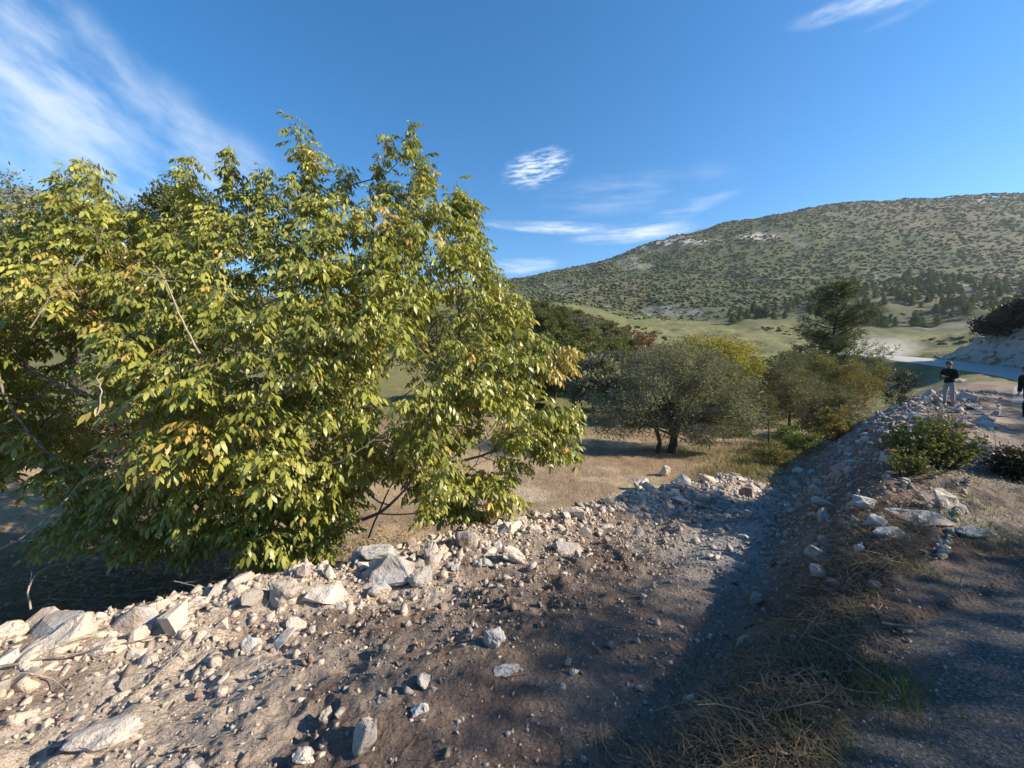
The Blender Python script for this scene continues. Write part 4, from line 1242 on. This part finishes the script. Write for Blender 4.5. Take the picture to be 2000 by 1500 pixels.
# pines on the lower hillside
PN = pine_meshes(171, 7.0, 2.2, 12, 7, .75, .22, 0, 9, .12), pine_meshes(172, 8.0, 2.0, 13, 7, .75, .22, .2, 9, .15), pine_meshes(173, 6.0, 2.3, 10, 7, .75, .22, -.2, 9, .1)
HM = mat_leaf('hill_pine', (.065, .085, .030, 1), (.16, .175, .065, 1), None, .15, .7, .15, scale=.05)
for c, t in PN: c.materials.append(HM); t.materials.append(M['darkbark'])
r = np.random.default_rng(175); pts = []
while len(pts) < 290:
    px = r.uniform(1420, 2080); d = r.uniform(240, 400)
    if px < 1640 and not (260 < d < 310): continue
    x = (px - 1000) / F * d
    if vnoise(np.array([x * .03]), np.array([d * .03]), 5)[0] < .38: continue
    pts.append((x, d))
for i, (x, d) in enumerate(pts):
    c, t = PN[i % 3]
    put_tree('hill_pine', (x, d, tz(x, d) - .3), (c, t), None, None, 'young pine on the lower hillside above the meadow', 'tree', 'pines on the lower hillside', r.uniform(0, 6.28), r.uniform(.7, 1.25))


# scrub that covers the hill and the valley sides: one mass
def blob(seed):
    r = np.random.default_rng(seed)
    V = []
    t_ = (1 + 5 ** .5) / 2
    b = np.array([(-1, t_, 0), (1, t_, 0), (-1, -t_, 0), (1, -t_, 0), (0, -1, t_), (0, 1, t_), (0, -1, -t_), (0, 1, -t_), (t_, 0, -1), (t_, 0, 1), (-t_, 0, -1), (-t_, 0, 1)]) / 1.9
    f = np.array([(0, 11, 5), (0, 5, 1), (0, 1, 7), (0, 7, 10), (0, 10, 11), (1, 5, 9), (5, 11, 4), (11, 10, 2), (10, 7, 6), (7, 1, 8), (3, 9, 4), (3, 4, 2), (3, 2, 6), (3, 6, 8), (3, 8, 9), (4, 9, 5), (2, 4, 11), (6, 2, 10), (8, 6, 7), (9, 8, 1)])
    return b * r.uniform(.55, 1.35, (12, 1)) * [1.15, 1.15, .6], f


def scrub(name, label, n, dmin, dmax, pxa, pxb, smin, smax, seed, keep=None, mat='scrub'):
    r = np.random.default_rng(seed)
    d = np.exp(r.uniform(math.log(dmin), math.log(dmax), n)) if dmax / dmin > 4 else np.sqrt(r.uniform(dmin ** 2, dmax ** 2, n))
    px = r.uniform(pxa, pxb, n); x = (px - 1000) / F * d
    if keep is not None:
        k = keep(x, d, px, r); x, d = x[k], d[k]
    n = len(x); z = terrain(x, d); s = smin + (smax - smin) * r.random(n) ** 2.2
    VV, TT, AA, off = [], [], [], 0
    v = r.integers(0, 6, n); a = r.uniform(0, 6.28, n)
    for i in range(6):
        V, T = blob(200 + i); k = np.nonzero(v == i)[0]
        X = np.stack([V[None, :, 0] * np.cos(a[k])[:, None] - V[None, :, 1] * np.sin(a[k])[:, None], V[None, :, 0] * np.sin(a[k])[:, None] + V[None, :, 1] * np.cos(a[k])[:, None], np.repeat(V[None, :, 2], len(k), 0)], -1) * s[k][:, None, None]
        X += np.stack([x[k], d[k], z[k] + s[k] * .3], -1)[:, None]
        VV.append(X.reshape(-1, 3)); TT.append((T[None] + (np.arange(len(k)) * 12)[:, None, None]).reshape(-1, 3) + off); off += len(k) * 12
        AA.append(np.repeat(np.stack([(r.random(len(k)) < .08) * .7, r.random(len(k)), 0 * a[k]], -1), 12, 0))
    me = mesh_np(name, np.concatenate(VV), tris=np.concatenate(TT), attrs={'tint': np.concatenate(AA)})
    obj(name, me, M[mat], kind='stuff', label=label)


def bare(x, d, px, r):       # leave the scars, rock patches and the meadow open
    q = fbm(x * .015, d * .015, 12, 5, .65)
    c_ = fbm(x * .05, d * .05, 47, 3)
    return (r.random(len(x)) > sstep(.58, .70, q) * .7) & (r.random(len(x)) < .25 + .75 * sstep(.2, .5, c_))
scrub('hill_scrub', 'dark green scrub dotted over the big hillside', 30000, 330, 760, 930, 2250, .6, 2.7, 301, bare)
scrub('valley_scrub', 'low scrub on the valley sides', 5000, 120, 340, 930, 2200, .5, 1.6, 302, lambda x, d, px, r: (vnoise(x * .03, d * .05, 9) > np.where((px > 1300) & (d < 290), .72, .38)))
M['tuft'] = mat_leaf('meadow_tuft', (.15, .145, .06, 1), (.36, .31, .15, 1), (.10, .11, .05, 1), .1, .8, .1, scale=.05)
scrub('meadow_tufts', 'dry grass tufts over the terraced meadow', 8000, 95, 300, 1150, 2000, .22, .75, 304, lambda x, d, px, r: (vnoise(x * .05, d * .12, 29) > .35) & (sw(x, d)[1] > 8), 'tuft')
scrub('valley_bushes', 'bushes on the near valley floor', 900, 48, 125, 1000, 1760, .4, 1.3, 303, lambda x, d, px, r: (vnoise(x * .08, d * .08, 19) > .5) & (sw(x, d)[1] > 5))


# ------------------------------------------------------------------ grass, straw and twigs
def blades(name, x, y, hgt, wid, mat, label, lay=0.0, odd=.0, seed=1, tuft=None, parent=None):
    r = np.random.default_rng(seed); n = len(x); z = terrain(x, y)
    a = r.uniform(0, 6.28, n); tilt = np.clip(r.normal(lay, .25, n), 0, 1.62)
    D = np.stack([np.cos(a) * np.sin(tilt), np.sin(a) * np.sin(tilt), np.cos(tilt)], -1)
    P = np.stack([x, y, z + r.uniform(-.01, .05, n) * lay], -1)
    h = hgt * r.uniform(.5, 1.4, n); S_ = np.stack([-np.sin(a), np.cos(a), 0 * a], -1) * (wid * r.uniform(.6, 1.4, n))[:, None]
    mid = P + D * h[:, None] * .5 + np.array([0, 0, 1]) * (h * .08)[:, None]
    tip = P + D * h[:, None] + np.stack([np.cos(a), np.sin(a), -.6 + 0 * a], -1) * (h * .18)[:, None]
    V = np.stack([P - S_, P + S_, mid + S_ * .7, mid - S_ * .7, tip], 1).reshape(-1, 3)
    k = np.arange(n)[:, None] * 5
    Q = k + [0, 1, 2, 3]; T = k + [3, 2, 4]
    tint = np.repeat(np.stack([(r.random(n) < odd) * r.uniform(.5, 1, n), r.random(n), 0 * a], -1), 5, 0)
    return obj(name, mesh_np(name, V, tris=T, quads=Q, attrs={'tint': tint}), M[mat], parent, label=label, kind='stuff')


r = np.random.default_rng(400)
# litter heap beside the road (runs along the verge)
n = 13000
S = r.uniform(.3, 5.6, n); W = .46 + np.abs(r.normal(0, .30, n)) + .05 * np.sin(S * 2.3)
x, y = sw_to_xy(S, W); k = vnoise(x * 2.2, y * 2.2, 7) > .18; x, y = x[k], y[k]
blades('straw_litter', x, y, .10, .0026, 'straw', 'heap of dry grass stalks and broken twigs along the road verge', 1.5, .4, 401)
n = 4500
S = r.uniform(-2.5, 9, n); W = r.uniform(.6, 4.5, n)
x, y = sw_to_xy(S, W); k = vnoise(x * 1.2 + 4, y * 1.2, 8) > .58; x, y = x[k], y[k]
blades('dry_stalks', x, y, .12, .0018, 'straw', 'scattered dry stalks on the bare earth bench', 1.25, .3, 402)
# broken twigs mixed into the litter
def twig_litter(name, x, y, lmin, lmax, rad, mat, label, seed):
    r2 = np.random.default_rng(seed); paths = []
    for a_, b_ in zip(x, y):
        L = r2.uniform(lmin, lmax); a = r2.uniform(0, 6.28); up = abs(r2.normal(0, .18))
        t = np.linspace(-.5, .5, 5); bend = r2.normal(0, .12)
        px_ = a_ + math.cos(a) * t * L - math.sin(a) * bend * L * (t * t * 4); py_ = b_ + math.sin(a) * t * L + math.cos(a) * bend * L * (t * t * 4)
        pz_ = terrain(px_, py_); pz_ = pz_.max() * .5 + pz_ * .5 + .012 + up * (t + .5) * L
        paths.append((np.stack([px_, py_, pz_], -1), rad * r2.uniform(.4, 1.4) * np.linspace(1, .5, 5)))
    V, Q = tubes(paths, 4)
    return obj(name, mesh_np(name, V, quads=Q, smooth=True), M[mat], None, label, kind='stuff')
n = 420; S = r.uniform(.2, 5.8, n); W = .45 + np.abs(r.normal(0, .33, n)); x, y = sw_to_xy(S, W)
twig_litter('twig_litter', x, y, .10, .45, .0035, 'stick', 'brown twigs tangled in the litter along the verge', 431)
n = 260; S = r.uniform(-3, 8, n); W = r.uniform(1.2, 4.6, n); x, y = sw_to_xy(S, W)
twig_litter('root_bits', x, y, .06, .30, .0025, 'stick', 'bits of root and twig on the bare bench', 432)
n = 150; x = r.uniform(-8.5, -2, n); y = r.uniform(4.0, 8.5, n); k = sw(x, y)[1] > 5.6; x, y = x[k], y[k]
twig_litter('fallen_twigs', x, y, .25, .9, .006, 'twig', 'fallen pale twigs on the ground under the walnut', 433)
def flakes(name, x, y, size, mat, label, seed):
    r2 = np.random.default_rng(seed); n_ = len(x)
    P = np.stack([x, y, terrain(x, y) + r2.uniform(.004, .03, n_)], -1); D = r2.normal(size=(n_, 3)); D[:, 2] *= .25
    V, Q, T = leaf_quads(P, D, size * r2.uniform(.6, 1.4, n_), size * .5, r2, np.stack([(r2.random(n_) < .3) * .8, r2.random(n_), 0 * x], -1))
    return obj(name, mesh_np(name, V, quads=Q, attrs={'tint': T}), M[mat], None, label, kind='stuff')
n = 9000; x = r.normal(-4.6, 2.6, n); y = r.normal(6.4, 1.6, n); k = sw(x, y)[1] > 5.2; x, y = x[k], y[k]
M['litter'] = mat_leaf('leaf_litter', (.16, .10, .055, 1), (.36, .25, .14, 1), (.40, .32, .09, 1), .1, .8, .1)
flakes('leaf_litter', x, y, .075, 'litter', 'brown fallen leaves under the walnut', 434)
n = 3000; S = r.uniform(.2, 6, n); W = .5 + np.abs(r.normal(0, .28, n)); x, y = sw_to_xy(S, W)
flakes('verge_litter', x, y, .035, 'litter', 'small dead leaves in the verge litter', 435)
# green tufts
gx, gy = [], []
for px, py, n_, sp in ((1640, 1300, 700, .16), (1700, 1330, 500, .13), (1530, 1430, 700, .14), (1600, 1200, 250, .1), (1560, 1400, 300, .1), (1930, 1060, 700, .28), (1790, 1110, 250, .10), (1900, 990, 500, .22), (1960, 960, 600, .35), (1850, 1010, 250, .15), (1985, 835, 300, .25)):
    p = ground_at(px, py); gx.append(p[0] + r.normal(0, sp, n_)); gy.append(p[1] + r.normal(0, sp, n_))
blades('green_grass', np.concatenate(gx), np.concatenate(gy), .055, .0020, 'grass', 'short green grass tufts on the shaded verge', .5, .15, 403)
# field stubble
n = 30000
x = r.uniform(-9, 14, n); y = r.uniform(6, 24, n); S, W = sw(x, y)
k = (W > 6.0) & (vnoise(x * .8, y * .8, 3) > .30); x, y = x[k], y[k]
blades('field_grass', x, y, .07, .006, 'drygrass', 'dry cropped grass over the lower field', .7, .12, 404)
n = 14000
x = r.uniform(-6, 22, n); y = r.uniform(16, 42, n); S, W = sw(x, y)
k = (W > 6.5) & ((fbm(x * .12, y * .12, 101, 4) > .50) | (((x - 4) / 5) ** 2 + ((y - 30) / 8) ** 2 < 1)); x, y = x[k], y[k]
blades('meadow_grass', x, y, .10, .010, 'grass', 'green grass growing past the olive tree', .5, .3, 405)
# weedy ground cover at the toe of the bank
n = 9000
S = r.uniform(11, 26, n); W = np.interp(S, [11, 18, 26], [5.0, 6.6, 7.4]) + r.normal(0, .8, n)
x, y = sw_to_xy(S, W)
blades('bank_weeds', x, y, .22, .008, 'shrub', 'weeds growing along the toe of the stony bank', .5, .25, 406)


def branch(pts, rad, mat, label, name='dead_branch', sides=5, cat='branch', twigs=0, seed=0):
    """a bent stick with side twigs, points in world space"""
    P = np.array(pts, float); r2 = np.random.default_rng(seed)
    t = np.linspace(0, 1, len(P)); tt = np.linspace(0, 1, 14)
    Q = np.stack([np.interp(tt, t, P[:, i]) for i in range(3)], -1)
    Q[1:-1] = .5 * Q[1:-1] + .25 * (Q[:-2] + Q[2:]); Q[1:-1] += r2.normal(0, rad * .5, (12, 3))
    paths = [(Q, rad * np.linspace(1, .35, 14))]
    Lt = np.linalg.norm(Q[-1] - Q[0])
    for i in range(twigs):
        k_ = int(r2.integers(3, 13)); d = (Q[k_] - Q[k_ - 1]); d /= np.linalg.norm(d) + 1e-9
        d = d + r2.normal(0, .7, 3); d[2] = abs(d[2]) * .5; d /= np.linalg.norm(d); L = Lt * r2.uniform(.12, .3)
        m_ = np.linspace(0, 1, 5)[:, None]
        paths.append((Q[k_] + d * L * m_ + np.cumsum(r2.normal(0, .03 * L, (5, 3)), 0), rad * .5 * np.linspace(1, .3, 5)))
    o0 = Q[0].copy()
    V, q = tubes(paths, sides)
    o = obj(name, mesh_np(name, V - o0, quads=q, smooth=True), M[mat], None, label, cat)
    o.location = o0
    return o


def gpts(pix, lift=.02): return [ground_at(px, py) + np.array([0, 0, lift]) for px, py in pix]
branch(gpts([(1270, 1405), (1350, 1380), (1400, 1350), (1420, 1300)], .03), .008, 'stick', 'long pale stick at the left edge of the straw heap', twigs=4, seed=1)
branch(gpts([(1330, 1300), (1360, 1330), (1375, 1290)], .03), .005, 'stick', 'thin bent twig standing out of the straw', twigs=2, seed=2)
branch(gpts([(1720, 1238), (1780, 1236), (1840, 1250)], .04), .009, 'stick', 'grey stick lying across the straw near the road', twigs=3, seed=3)
branch(gpts([(1360, 1480), (1420, 1450), (1490, 1462)], .03), .006, 'stick', 'curved stick near the bottom of the straw heap', twigs=3, seed=4)
branch(gpts([(1500, 1480), (1560, 1490), (1600, 1470)], .03), .007, 'stick', 'short forked stick at the bottom edge', twigs=3, seed=5)
branch(gpts([(1450, 1330), (1530, 1345), (1600, 1320)], .05), .006, 'stick', 'brown twig across the middle of the straw heap', twigs=5, seed=6)
branch(gpts([(0, 1318), (90, 1300), (200, 1280), (330, 1252)], .05), .010, 'bark', 'long thin branch lying along the sunlit foreground at left', twigs=2, seed=7)
branch(gpts([(60, 1330), (110, 1345), (150, 1380)], .05), .005, 'twig', 'small dry twig on the sunlit earth', twigs=5, seed=8)
branch(gpts([(290, 1350), (320, 1320), (380, 1250)], .04), .006, 'twig', 'dry root poking from the pale earth', twigs=4, seed=9)
branch(gpts([(330, 1480), (400, 1462), (450, 1440)], .03), .005, 'twig', 'straw coloured stalk on the pale earth at the bottom', twigs=2, seed=10)
a = ground_at(1842, 1080)
branch([a, a + np.array([-.04, .02, .18]), a + np.array([-.10, .05, .42])], .006, 'twig', 'thin upright stick in front of the flat grey slab', twigs=1, seed=11)
a = ground_at(1946, 905)
branch([a, a + np.array([0, .02, .25]), a + np.array([-.02, .05, .55])], .006, 'twig', 'thin grey stake beside the broad verge shrub', twigs=0, seed=12)
# pale dead branches under the walnut at the left
dz = lambda px, py, d: at(px, py, d)
branch([dz(-20, 1085, 4.0), dz(60, 1040, 4.1), dz(130, 975, 4.3), dz(190, 900, 4.5)], .012, 'twig', 'bleached dead branch rising at the left edge under the walnut', twigs=5, seed=13)
branch([dz(60, 1190, 4.2), dz(55, 1140, 4.3), dz(80, 1110, 4.5), dz(180, 1090, 4.9), dz(240, 1060, 5.2)], .010, 'twig', 'crooked pale branch above the dark ground left of the walnut', twigs=7, seed=14)
branch([dz(340, 1135, 3.9), dz(380, 1145, 3.8), dz(410, 1165, 3.7)], .006, 'twig', 'thin arched twig above the ridge', twigs=1, seed=15)
branch([dz(720, 1050, 5.7), dz(755, 960, 5.7), dz(790, 910, 5.7), dz(870, 905, 5.6), dz(930, 860, 5.5)], .014, 'darkbark', 'dark low branch curving above the sunlit field', twigs=6, seed=16)
branch([dz(860, 900, 5.6), dz(905, 935, 5.5), dz(935, 900, 5.4), dz(940, 830, 5.4)], .010, 'darkbark', 'second dark branch forking right over the field', twigs=6, seed=17)
branch([dz(390, 690, 3.7), dz(350, 620, 3.6), dz(330, 560, 3.6), dz(305, 520, 3.6)], .010, 'twig', 'bare pale branch in front of the walnut leaves', twigs=5, seed=18)
branch([dz(640, 910, 3.9), dz(690, 890, 3.8), dz(750, 840, 3.8), dz(820, 815, 3.8)], .008, 'twig', 'long bare twig across the lower walnut leaves', twigs=3, seed=19)
branch([dz(60, 640, 4.0), dz(90, 590, 4.0), dz(130, 540, 4.0), dz(180, 480, 4.1)], .008, 'twig', 'bare grey spray of twigs at the upper left of the walnut', twigs=9, seed=20)
branch([dz(190, 810, 3.4), dz(200, 760, 3.4), dz(185, 735, 3.4), dz(240, 690, 3.4)], .007, 'twig', 'crooked bare twig among the left walnut leaves', twigs=4, seed=21)

# ------------------------------------------------------------------ people
def skin_mesh(name, verts, edges, radii, root=0, sub=2):
    me = bpy.data.meshes.new(name + '_rig'); me.from_pydata(verts, edges, [])
    o = bpy.data.objects.new(name + '_rig', me); col.objects.link(o)
    md = o.modifiers.new('skin', 'SKIN'); md.use_smooth_shade = True; md.branch_smoothing = .6
    for v, rr in zip(me.skin_vertices[0].data, radii): v.radius = rr if hasattr(rr, '__len__') else (rr, rr)
    for i, v in enumerate(me.skin_vertices[0].data): v.use_root = (i == root)
    o.modifiers.new('sub', 'SUBSURF').levels = sub
    dg = bpy.context.evaluated_depsgraph_get(); dg.update()
    out = bpy.data.meshes.new_from_object(o.evaluated_get(dg))
    out.name = name
    bpy.data.objects.remove(o); bpy.data.meshes.remove(me)
    return out


def ellipsoid(name, c, rad, seg=16, cut=None, noise=0):
    bm = bmesh.new(); bmesh.ops.create_uvsphere(bm, u_segments=seg, v_segments=seg // 2 + 2, radius=1)
    for v in bm.verts:
        k_ = 1 + noise * (random.random() - .5)
        v.co = Vector((c[0] + v.co.x * rad[0] * k_, c[1] + v.co.y * rad[1] * k_, c[2] + v.co.z * rad[2] * k_))
    if cut is not None: bmesh.ops.delete(bm, geom=[v for v in bm.verts if cut(v.co)], context='VERTS')
    for f in bm.faces: f.smooth = True
    me = bpy.data.meshes.new(name); bm.to_mesh(me); bm.free()
    return me


MSK = mat_plain('skin', (.36, .21, .15), .55, 30, .12, .1)
MHAIR = mat_plain('black_hair', (.012, .010, .009), .6, 60, .4, .6)
def cloth(n, c): return mat_plain(n, c, .9, 90, .25, .5, .15)


def person(label, pos, face, J, top_mat, leg_mat, shoe_mat, stripe=None):
    """J: joint positions in the figure's own axes (x right, y facing, z up)"""
    root = empty('person', pos, label, 'person', None, face)
    order = ['pelvis', 'waist', 'chest', 'neck', 'jaw', 'head', 'crown', 'shL', 'elL', 'wrL', 'haL', 'shR', 'elR', 'wrR', 'haR', 'hipL', 'knL', 'anL', 'toL', 'hipR', 'knR', 'anR', 'toR']
    R = dict(pelvis=(.145, .105), waist=(.13, .095), chest=(.155, .105), neck=(.055, .055), jaw=(.062, .07), head=(.076, .092), crown=(.062, .075), shL=.062, elL=.043, wrL=.029, haL=(.034, .018), hipL=.085, knL=.056, anL=.039, toL=(.036, .026))
    for k_ in ('sh', 'el', 'wr', 'ha', 'hip', 'kn', 'an', 'to'): R[k_ + 'R'] = R[k_ + 'L']
    E = [('pelvis', 'waist'), ('waist', 'chest'), ('chest', 'neck'), ('neck', 'jaw'), ('jaw', 'head'), ('head', 'crown')]
    for s_ in 'LR': E += [('chest', 'sh' + s_), ('sh' + s_, 'el' + s_), ('el' + s_, 'wr' + s_), ('wr' + s_, 'ha' + s_), ('pelvis', 'hip' + s_), ('hip' + s_, 'kn' + s_), ('kn' + s_, 'an' + s_), ('an' + s_, 'to' + s_)]
    V = [J[n_] for n_ in order]; idx = {n_: i for i, n_ in enumerate(order)}
    edges = [(idx[a], idx[b]) for a, b in E]; rad = [R[n_] for n_ in order]
    # fingers rooted in each hand
    for s_ in 'LR':
        w, h = np.array(J['wr' + s_]), np.array(J['ha' + s_]); d = (h - w) / np.linalg.norm(h - w)
        side = np.cross(d, [0, 0, 1.0]); side /= np.linalg.norm(side) + 1e-9; curl = np.cross(side, d)
        for fi, (off, ln) in enumerate(((-.030, .062), (-.010, .075), (.010, .080), (.030, .070))):
            a = len(V); b0 = h + side * off + d * .012
            V += [tuple(b0), tuple(b0 + d * ln * .5 + curl * .012), tuple(b0 + d * ln * .85 + curl * .035)]; rad += [.0095, .0085, .0075]
            edges += [(idx['ha' + s_], a), (a, a + 1), (a + 1, a + 2)]
        a = len(V); t0 = w + d * .02 - side * .035
        V += [tuple(t0), tuple(t0 + d * .04 - side * .022 + curl * .01)]; rad += [.012, .010]; edges += [(idx['wr' + s_], a), (a, a + 1)]
    body = obj('body', skin_mesh('body', V, edges, rad), MSK, root)
    hd = np.array(J['head']); f = np.array(J['nose_dir']); f = f / np.linalg.norm(f); sd = np.cross(f, [0, 0, 1.0]); sd /= np.linalg.norm(sd); up = np.cross(sd, f)
    fac = obj('nose', ellipsoid('nose', hd + f * .098 - up * .012, (.014, .02, .022), 10), MSK, body)
    for s_ in (-1, 1):
        obj('ear', ellipsoid('ear', hd + sd * s_ * .085 - up * .005, (.012, .02, .03), 10), MSK, body)
        obj('eye', ellipsoid('eye', hd + f * .084 + sd * s_ * .032 + up * .018, (.012, .009, .007), 8), MHAIR, body)
    obj('mouth', ellipsoid('mouth', hd + f * .086 - up * .055, (.024, .010, .006), 8), mat_plain('lips', (.28, .11, .09), .5), body)
    c = Vector(hd + up * .035 - f * .012)
    obj('hair', ellipsoid('hair', c, (.097, .112, .105), 20, lambda p: (p - c).dot(Vector(f)) > .045 and (p - c).dot(Vector(up)) < .035 or (p - c).dot(Vector(up)) < -.085, .06), MHAIR, body)
    # clothes: shells grown from the body surface, each ending at its own hem
    Vb = np.array([v.co[:] for v in body.data.vertices]); Nb = np.array([v.normal[:] for v in body.data.vertices])
    segs = [(a, b) for a, b in E]
    dist = np.stack([(lambda p, q: np.linalg.norm(Vb - p - np.clip(((Vb - p) @ (q - p)) / ((q - p) @ (q - p)), 0, 1)[:, None] * (q - p), axis=1))(np.array(J[a]), np.array(J[b])) for a, b in segs])
    near = dist.argmin(0)
    def wear(name, keep, grow, mat, hem):
        ok = np.isin(near, [i for i, e in enumerate(segs) if e in keep]) & hem(Vb)
        bm = bmesh.new(); bm.from_mesh(body.data); bm.verts.ensure_lookup_table()
        for i, v in enumerate(bm.verts): v.co += Vector(Nb[i]) * (grow + .006 * float(vnoise(np.array([Vb[i, 2] * 14 + Vb[i, 0] * 5]), np.array([Vb[i, 1] * 9]), 3)[0]))
        bmesh.ops.delete(bm, geom=[v for i, v in enumerate(bm.verts) if not ok[i]], context='VERTS')
        me = bpy.data.meshes.new(name); bm.to_mesh(me); bm.free(); me.materials.clear()
        return obj(name, me, mat, root)
    arm = [(a + s_, b + s_) for s_ in 'LR' for a, b in (('sh', 'el'), ('el', 'wr'))] + [('chest', 'shL'), ('chest', 'shR')]
    wear('sweater', arm + [('pelvis', 'waist'), ('waist', 'chest'), ('chest', 'neck'), ('pelvis', 'hipL'), ('pelvis', 'hipR')], .020, top_mat, lambda V: (V[:, 2] > .90) & (V[:, 2] < 1.53))
    leg = wear('trousers', [('pelvis', 'waist'), ('pelvis', 'hipL'), ('pelvis', 'hipR')] + [(a + s_, b + s_) for s_ in 'LR' for a, b in (('hip', 'kn'), ('kn', 'an'))], .012, leg_mat, lambda V: (V[:, 2] < 1.05) & (V[:, 2] > .05))
    for s_ in 'LR':
        a, t = np.array(J['an' + s_]), np.array(J['to' + s_])
        sm = skin_mesh('shoe', [tuple(a + (0, 0, -.02)), tuple((a + t) / 2 + (0, 0, -.015)), tuple(t + (0, 0, 0))], [(0, 1), (1, 2)], [.052, (.048, .045), (.045, .034)])
        obj('shoe', sm, shoe_mat, root)
        if stripe:
            k_, a2 = np.array(J['kn' + s_]), np.array(J['an' + s_]); hp = np.array(J['hip' + s_])
            o_ = np.array([.075 if s_ == 'R' else -.075, 0, 0])
            V_, Q_ = tubes([(np.stack([hp + o_ * 1.35, k_ + o_ * .95, a2 + o_ * .7]), np.array([.014, .014, .012]))], 6)
            obj('stripe', mesh_np('stripe', V_, quads=Q_, smooth=True), stripe, leg)
    return root


J1 = dict(pelvis=(0, 0, .95), waist=(0, .01, 1.10), chest=(0, .02, 1.34), neck=(0, .02, 1.50), jaw=(0, .06, 1.555), head=(0, .075, 1.63), crown=(0, .065, 1.705),
          shL=(-.19, .02, 1.42), elL=(-.24, .02, 1.13), wrL=(-.10, .24, 1.14), haL=(-.05, .30, 1.17), shR=(.19, .02, 1.42), elR=(.25, .0, 1.13), wrR=(.12, .23, 1.12), haR=(.05, .29, 1.15),
          hipL=(-.095, 0, .90), knL=(-.12, .03, .50), anL=(-.13, -.01, .085), toL=(-.16, .17, .04), hipR=(.095, 0, .90), knR=(.12, .02, .50), anR=(.14, -.03, .085), toR=(.18, .15, .04), nose_dir=(0, 1, -.35))
x1, y1 = at(1853, 780, 15.6)[:2]
pr = person('young man in dark green sweater and grey trousers looking down on the berm', (x1, y1, tz(x1, y1) - .02), math.radians(100), J1, cloth('dark_green_knit', (.010, .022, .020)), cloth('grey_trousers', (.30, .30, .31)), cloth('dark_shoes', (.03, .03, .03)))
# the phone in his hands
bm = bmesh.new(); bmesh.ops.create_cube(bm, size=1); bmesh.ops.scale(bm, vec=(.075, .155, .010), verts=bm.verts); bmesh.ops.bevel(bm, geom=list(bm.edges), offset=.003, segments=2, affect='EDGES')
me = bpy.data.meshes.new('phone'); bm.to_mesh(me); bm.free()
ph = obj('phone', me, mat_plain('pale_phone', (.55, .55, .50), .3), None, 'pale phone held in front by the man on the berm', 'phone')
ph.matrix_world = pr.matrix_basis @ Matrix.Translation((0, .345, 1.185)) @ Matrix.Rotation(math.radians(35), 4, 'X')
J2 = dict(pelvis=(0, 0, .93), waist=(0, .03, 1.09), chest=(0, .07, 1.33), neck=(0, .10, 1.48), jaw=(0, .13, 1.54), head=(0, .14, 1.61), crown=(0, .13, 1.69),
          shL=(-.19, .07, 1.41), elL=(-.24, .02, 1.13), wrL=(-.23, .07, .90), haL=(-.225, .09, .83), shR=(.19, .07, 1.41), elR=(.24, .04, 1.13), wrR=(.22, .09, .90), haR=(.22, .11, .83),
          hipL=(-.095, 0, .88), knL=(-.11, .22, .52), anL=(-.11, .20, .085), toL=(-.12, .38, .04), hipR=(.095, 0, .88), knR=(.11, -.06, .50), anR=(.11, -.36, .12), toR=(.12, -.20, .04), nose_dir=(0, 1, -.1))
x2, y2 = at(2010, 800, 12.6)[:2]
person('person in black with a pale trouser stripe walking at the right picture edge', (x2, y2, tz(x2, y2) - .02), math.radians(80), J2, cloth('black_jacket', (.012, .013, .020)), cloth('black_trousers', (.010, .010, .011)), cloth('white_shoes', (.6, .6, .58)), cloth('pale_stripe', (.35, .33, .30)))

# ------------------------------------------------------------------ dust hanging over the road bend
def build_dust():
    m, g = new_mat('road_dust')
    tc = g.n('ShaderNodeTexCoord').outputs['Object']
    ln = g.n('ShaderNodeVectorMath', {0: tc}, operation='LENGTH').outputs['Value']
    nz = g.noise(g.n('ShaderNodeNewGeometry').outputs['Position'], .28, 3, .6)
    d = g.m('MULTIPLY', g.ramp(ln, 1.0, .15), g.m('MULTIPLY', g.ramp(nz, .3, .7), .30))
    v = g.n('ShaderNodeVolumePrincipled', {'Color': (.95, .93, .9, 1), 'Density': d, 'Anisotropy': .2})
    g.n('ShaderNodeOutputMaterial', {'Volume': v.outputs[0]})
    bm = bmesh.new(); bmesh.ops.create_icosphere(bm, subdivisions=3, radius=1.0)
    me = bpy.data.meshes.new('dust_cloud'); bm.to_mesh(me); bm.free()
    o = obj('dust_cloud', me, m, None, 'pale dust hanging over the sunlit road bend', kind='stuff')
    o.location = (68.0, 72, 4.6); o.scale = (6.5, 7, 3.0)
build_dust()


def build_haze():
    m, g = new_mat('thin_haze')
    v = g.n('ShaderNodeVolumePrincipled', {'Color': (.80, .90, 1.0, 1), 'Density': .00009, 'Anisotropy': .3})
    g.n('ShaderNodeOutputMaterial', {'Volume': v.outputs[0]})
    bm = bmesh.new(); bmesh.ops.create_cube(bm, size=1)
    bmesh.ops.scale(bm, vec=(5200, 5200, 480), verts=bm.verts)
    me = bpy.data.meshes.new('haze'); bm.to_mesh(me); bm.free()
    o = obj('haze', me, m, None, 'thin blue haze over the valley', kind='stuff')
    lo = ZMIN - 1; o.location = (0, 0, lo + 240)
build_haze()
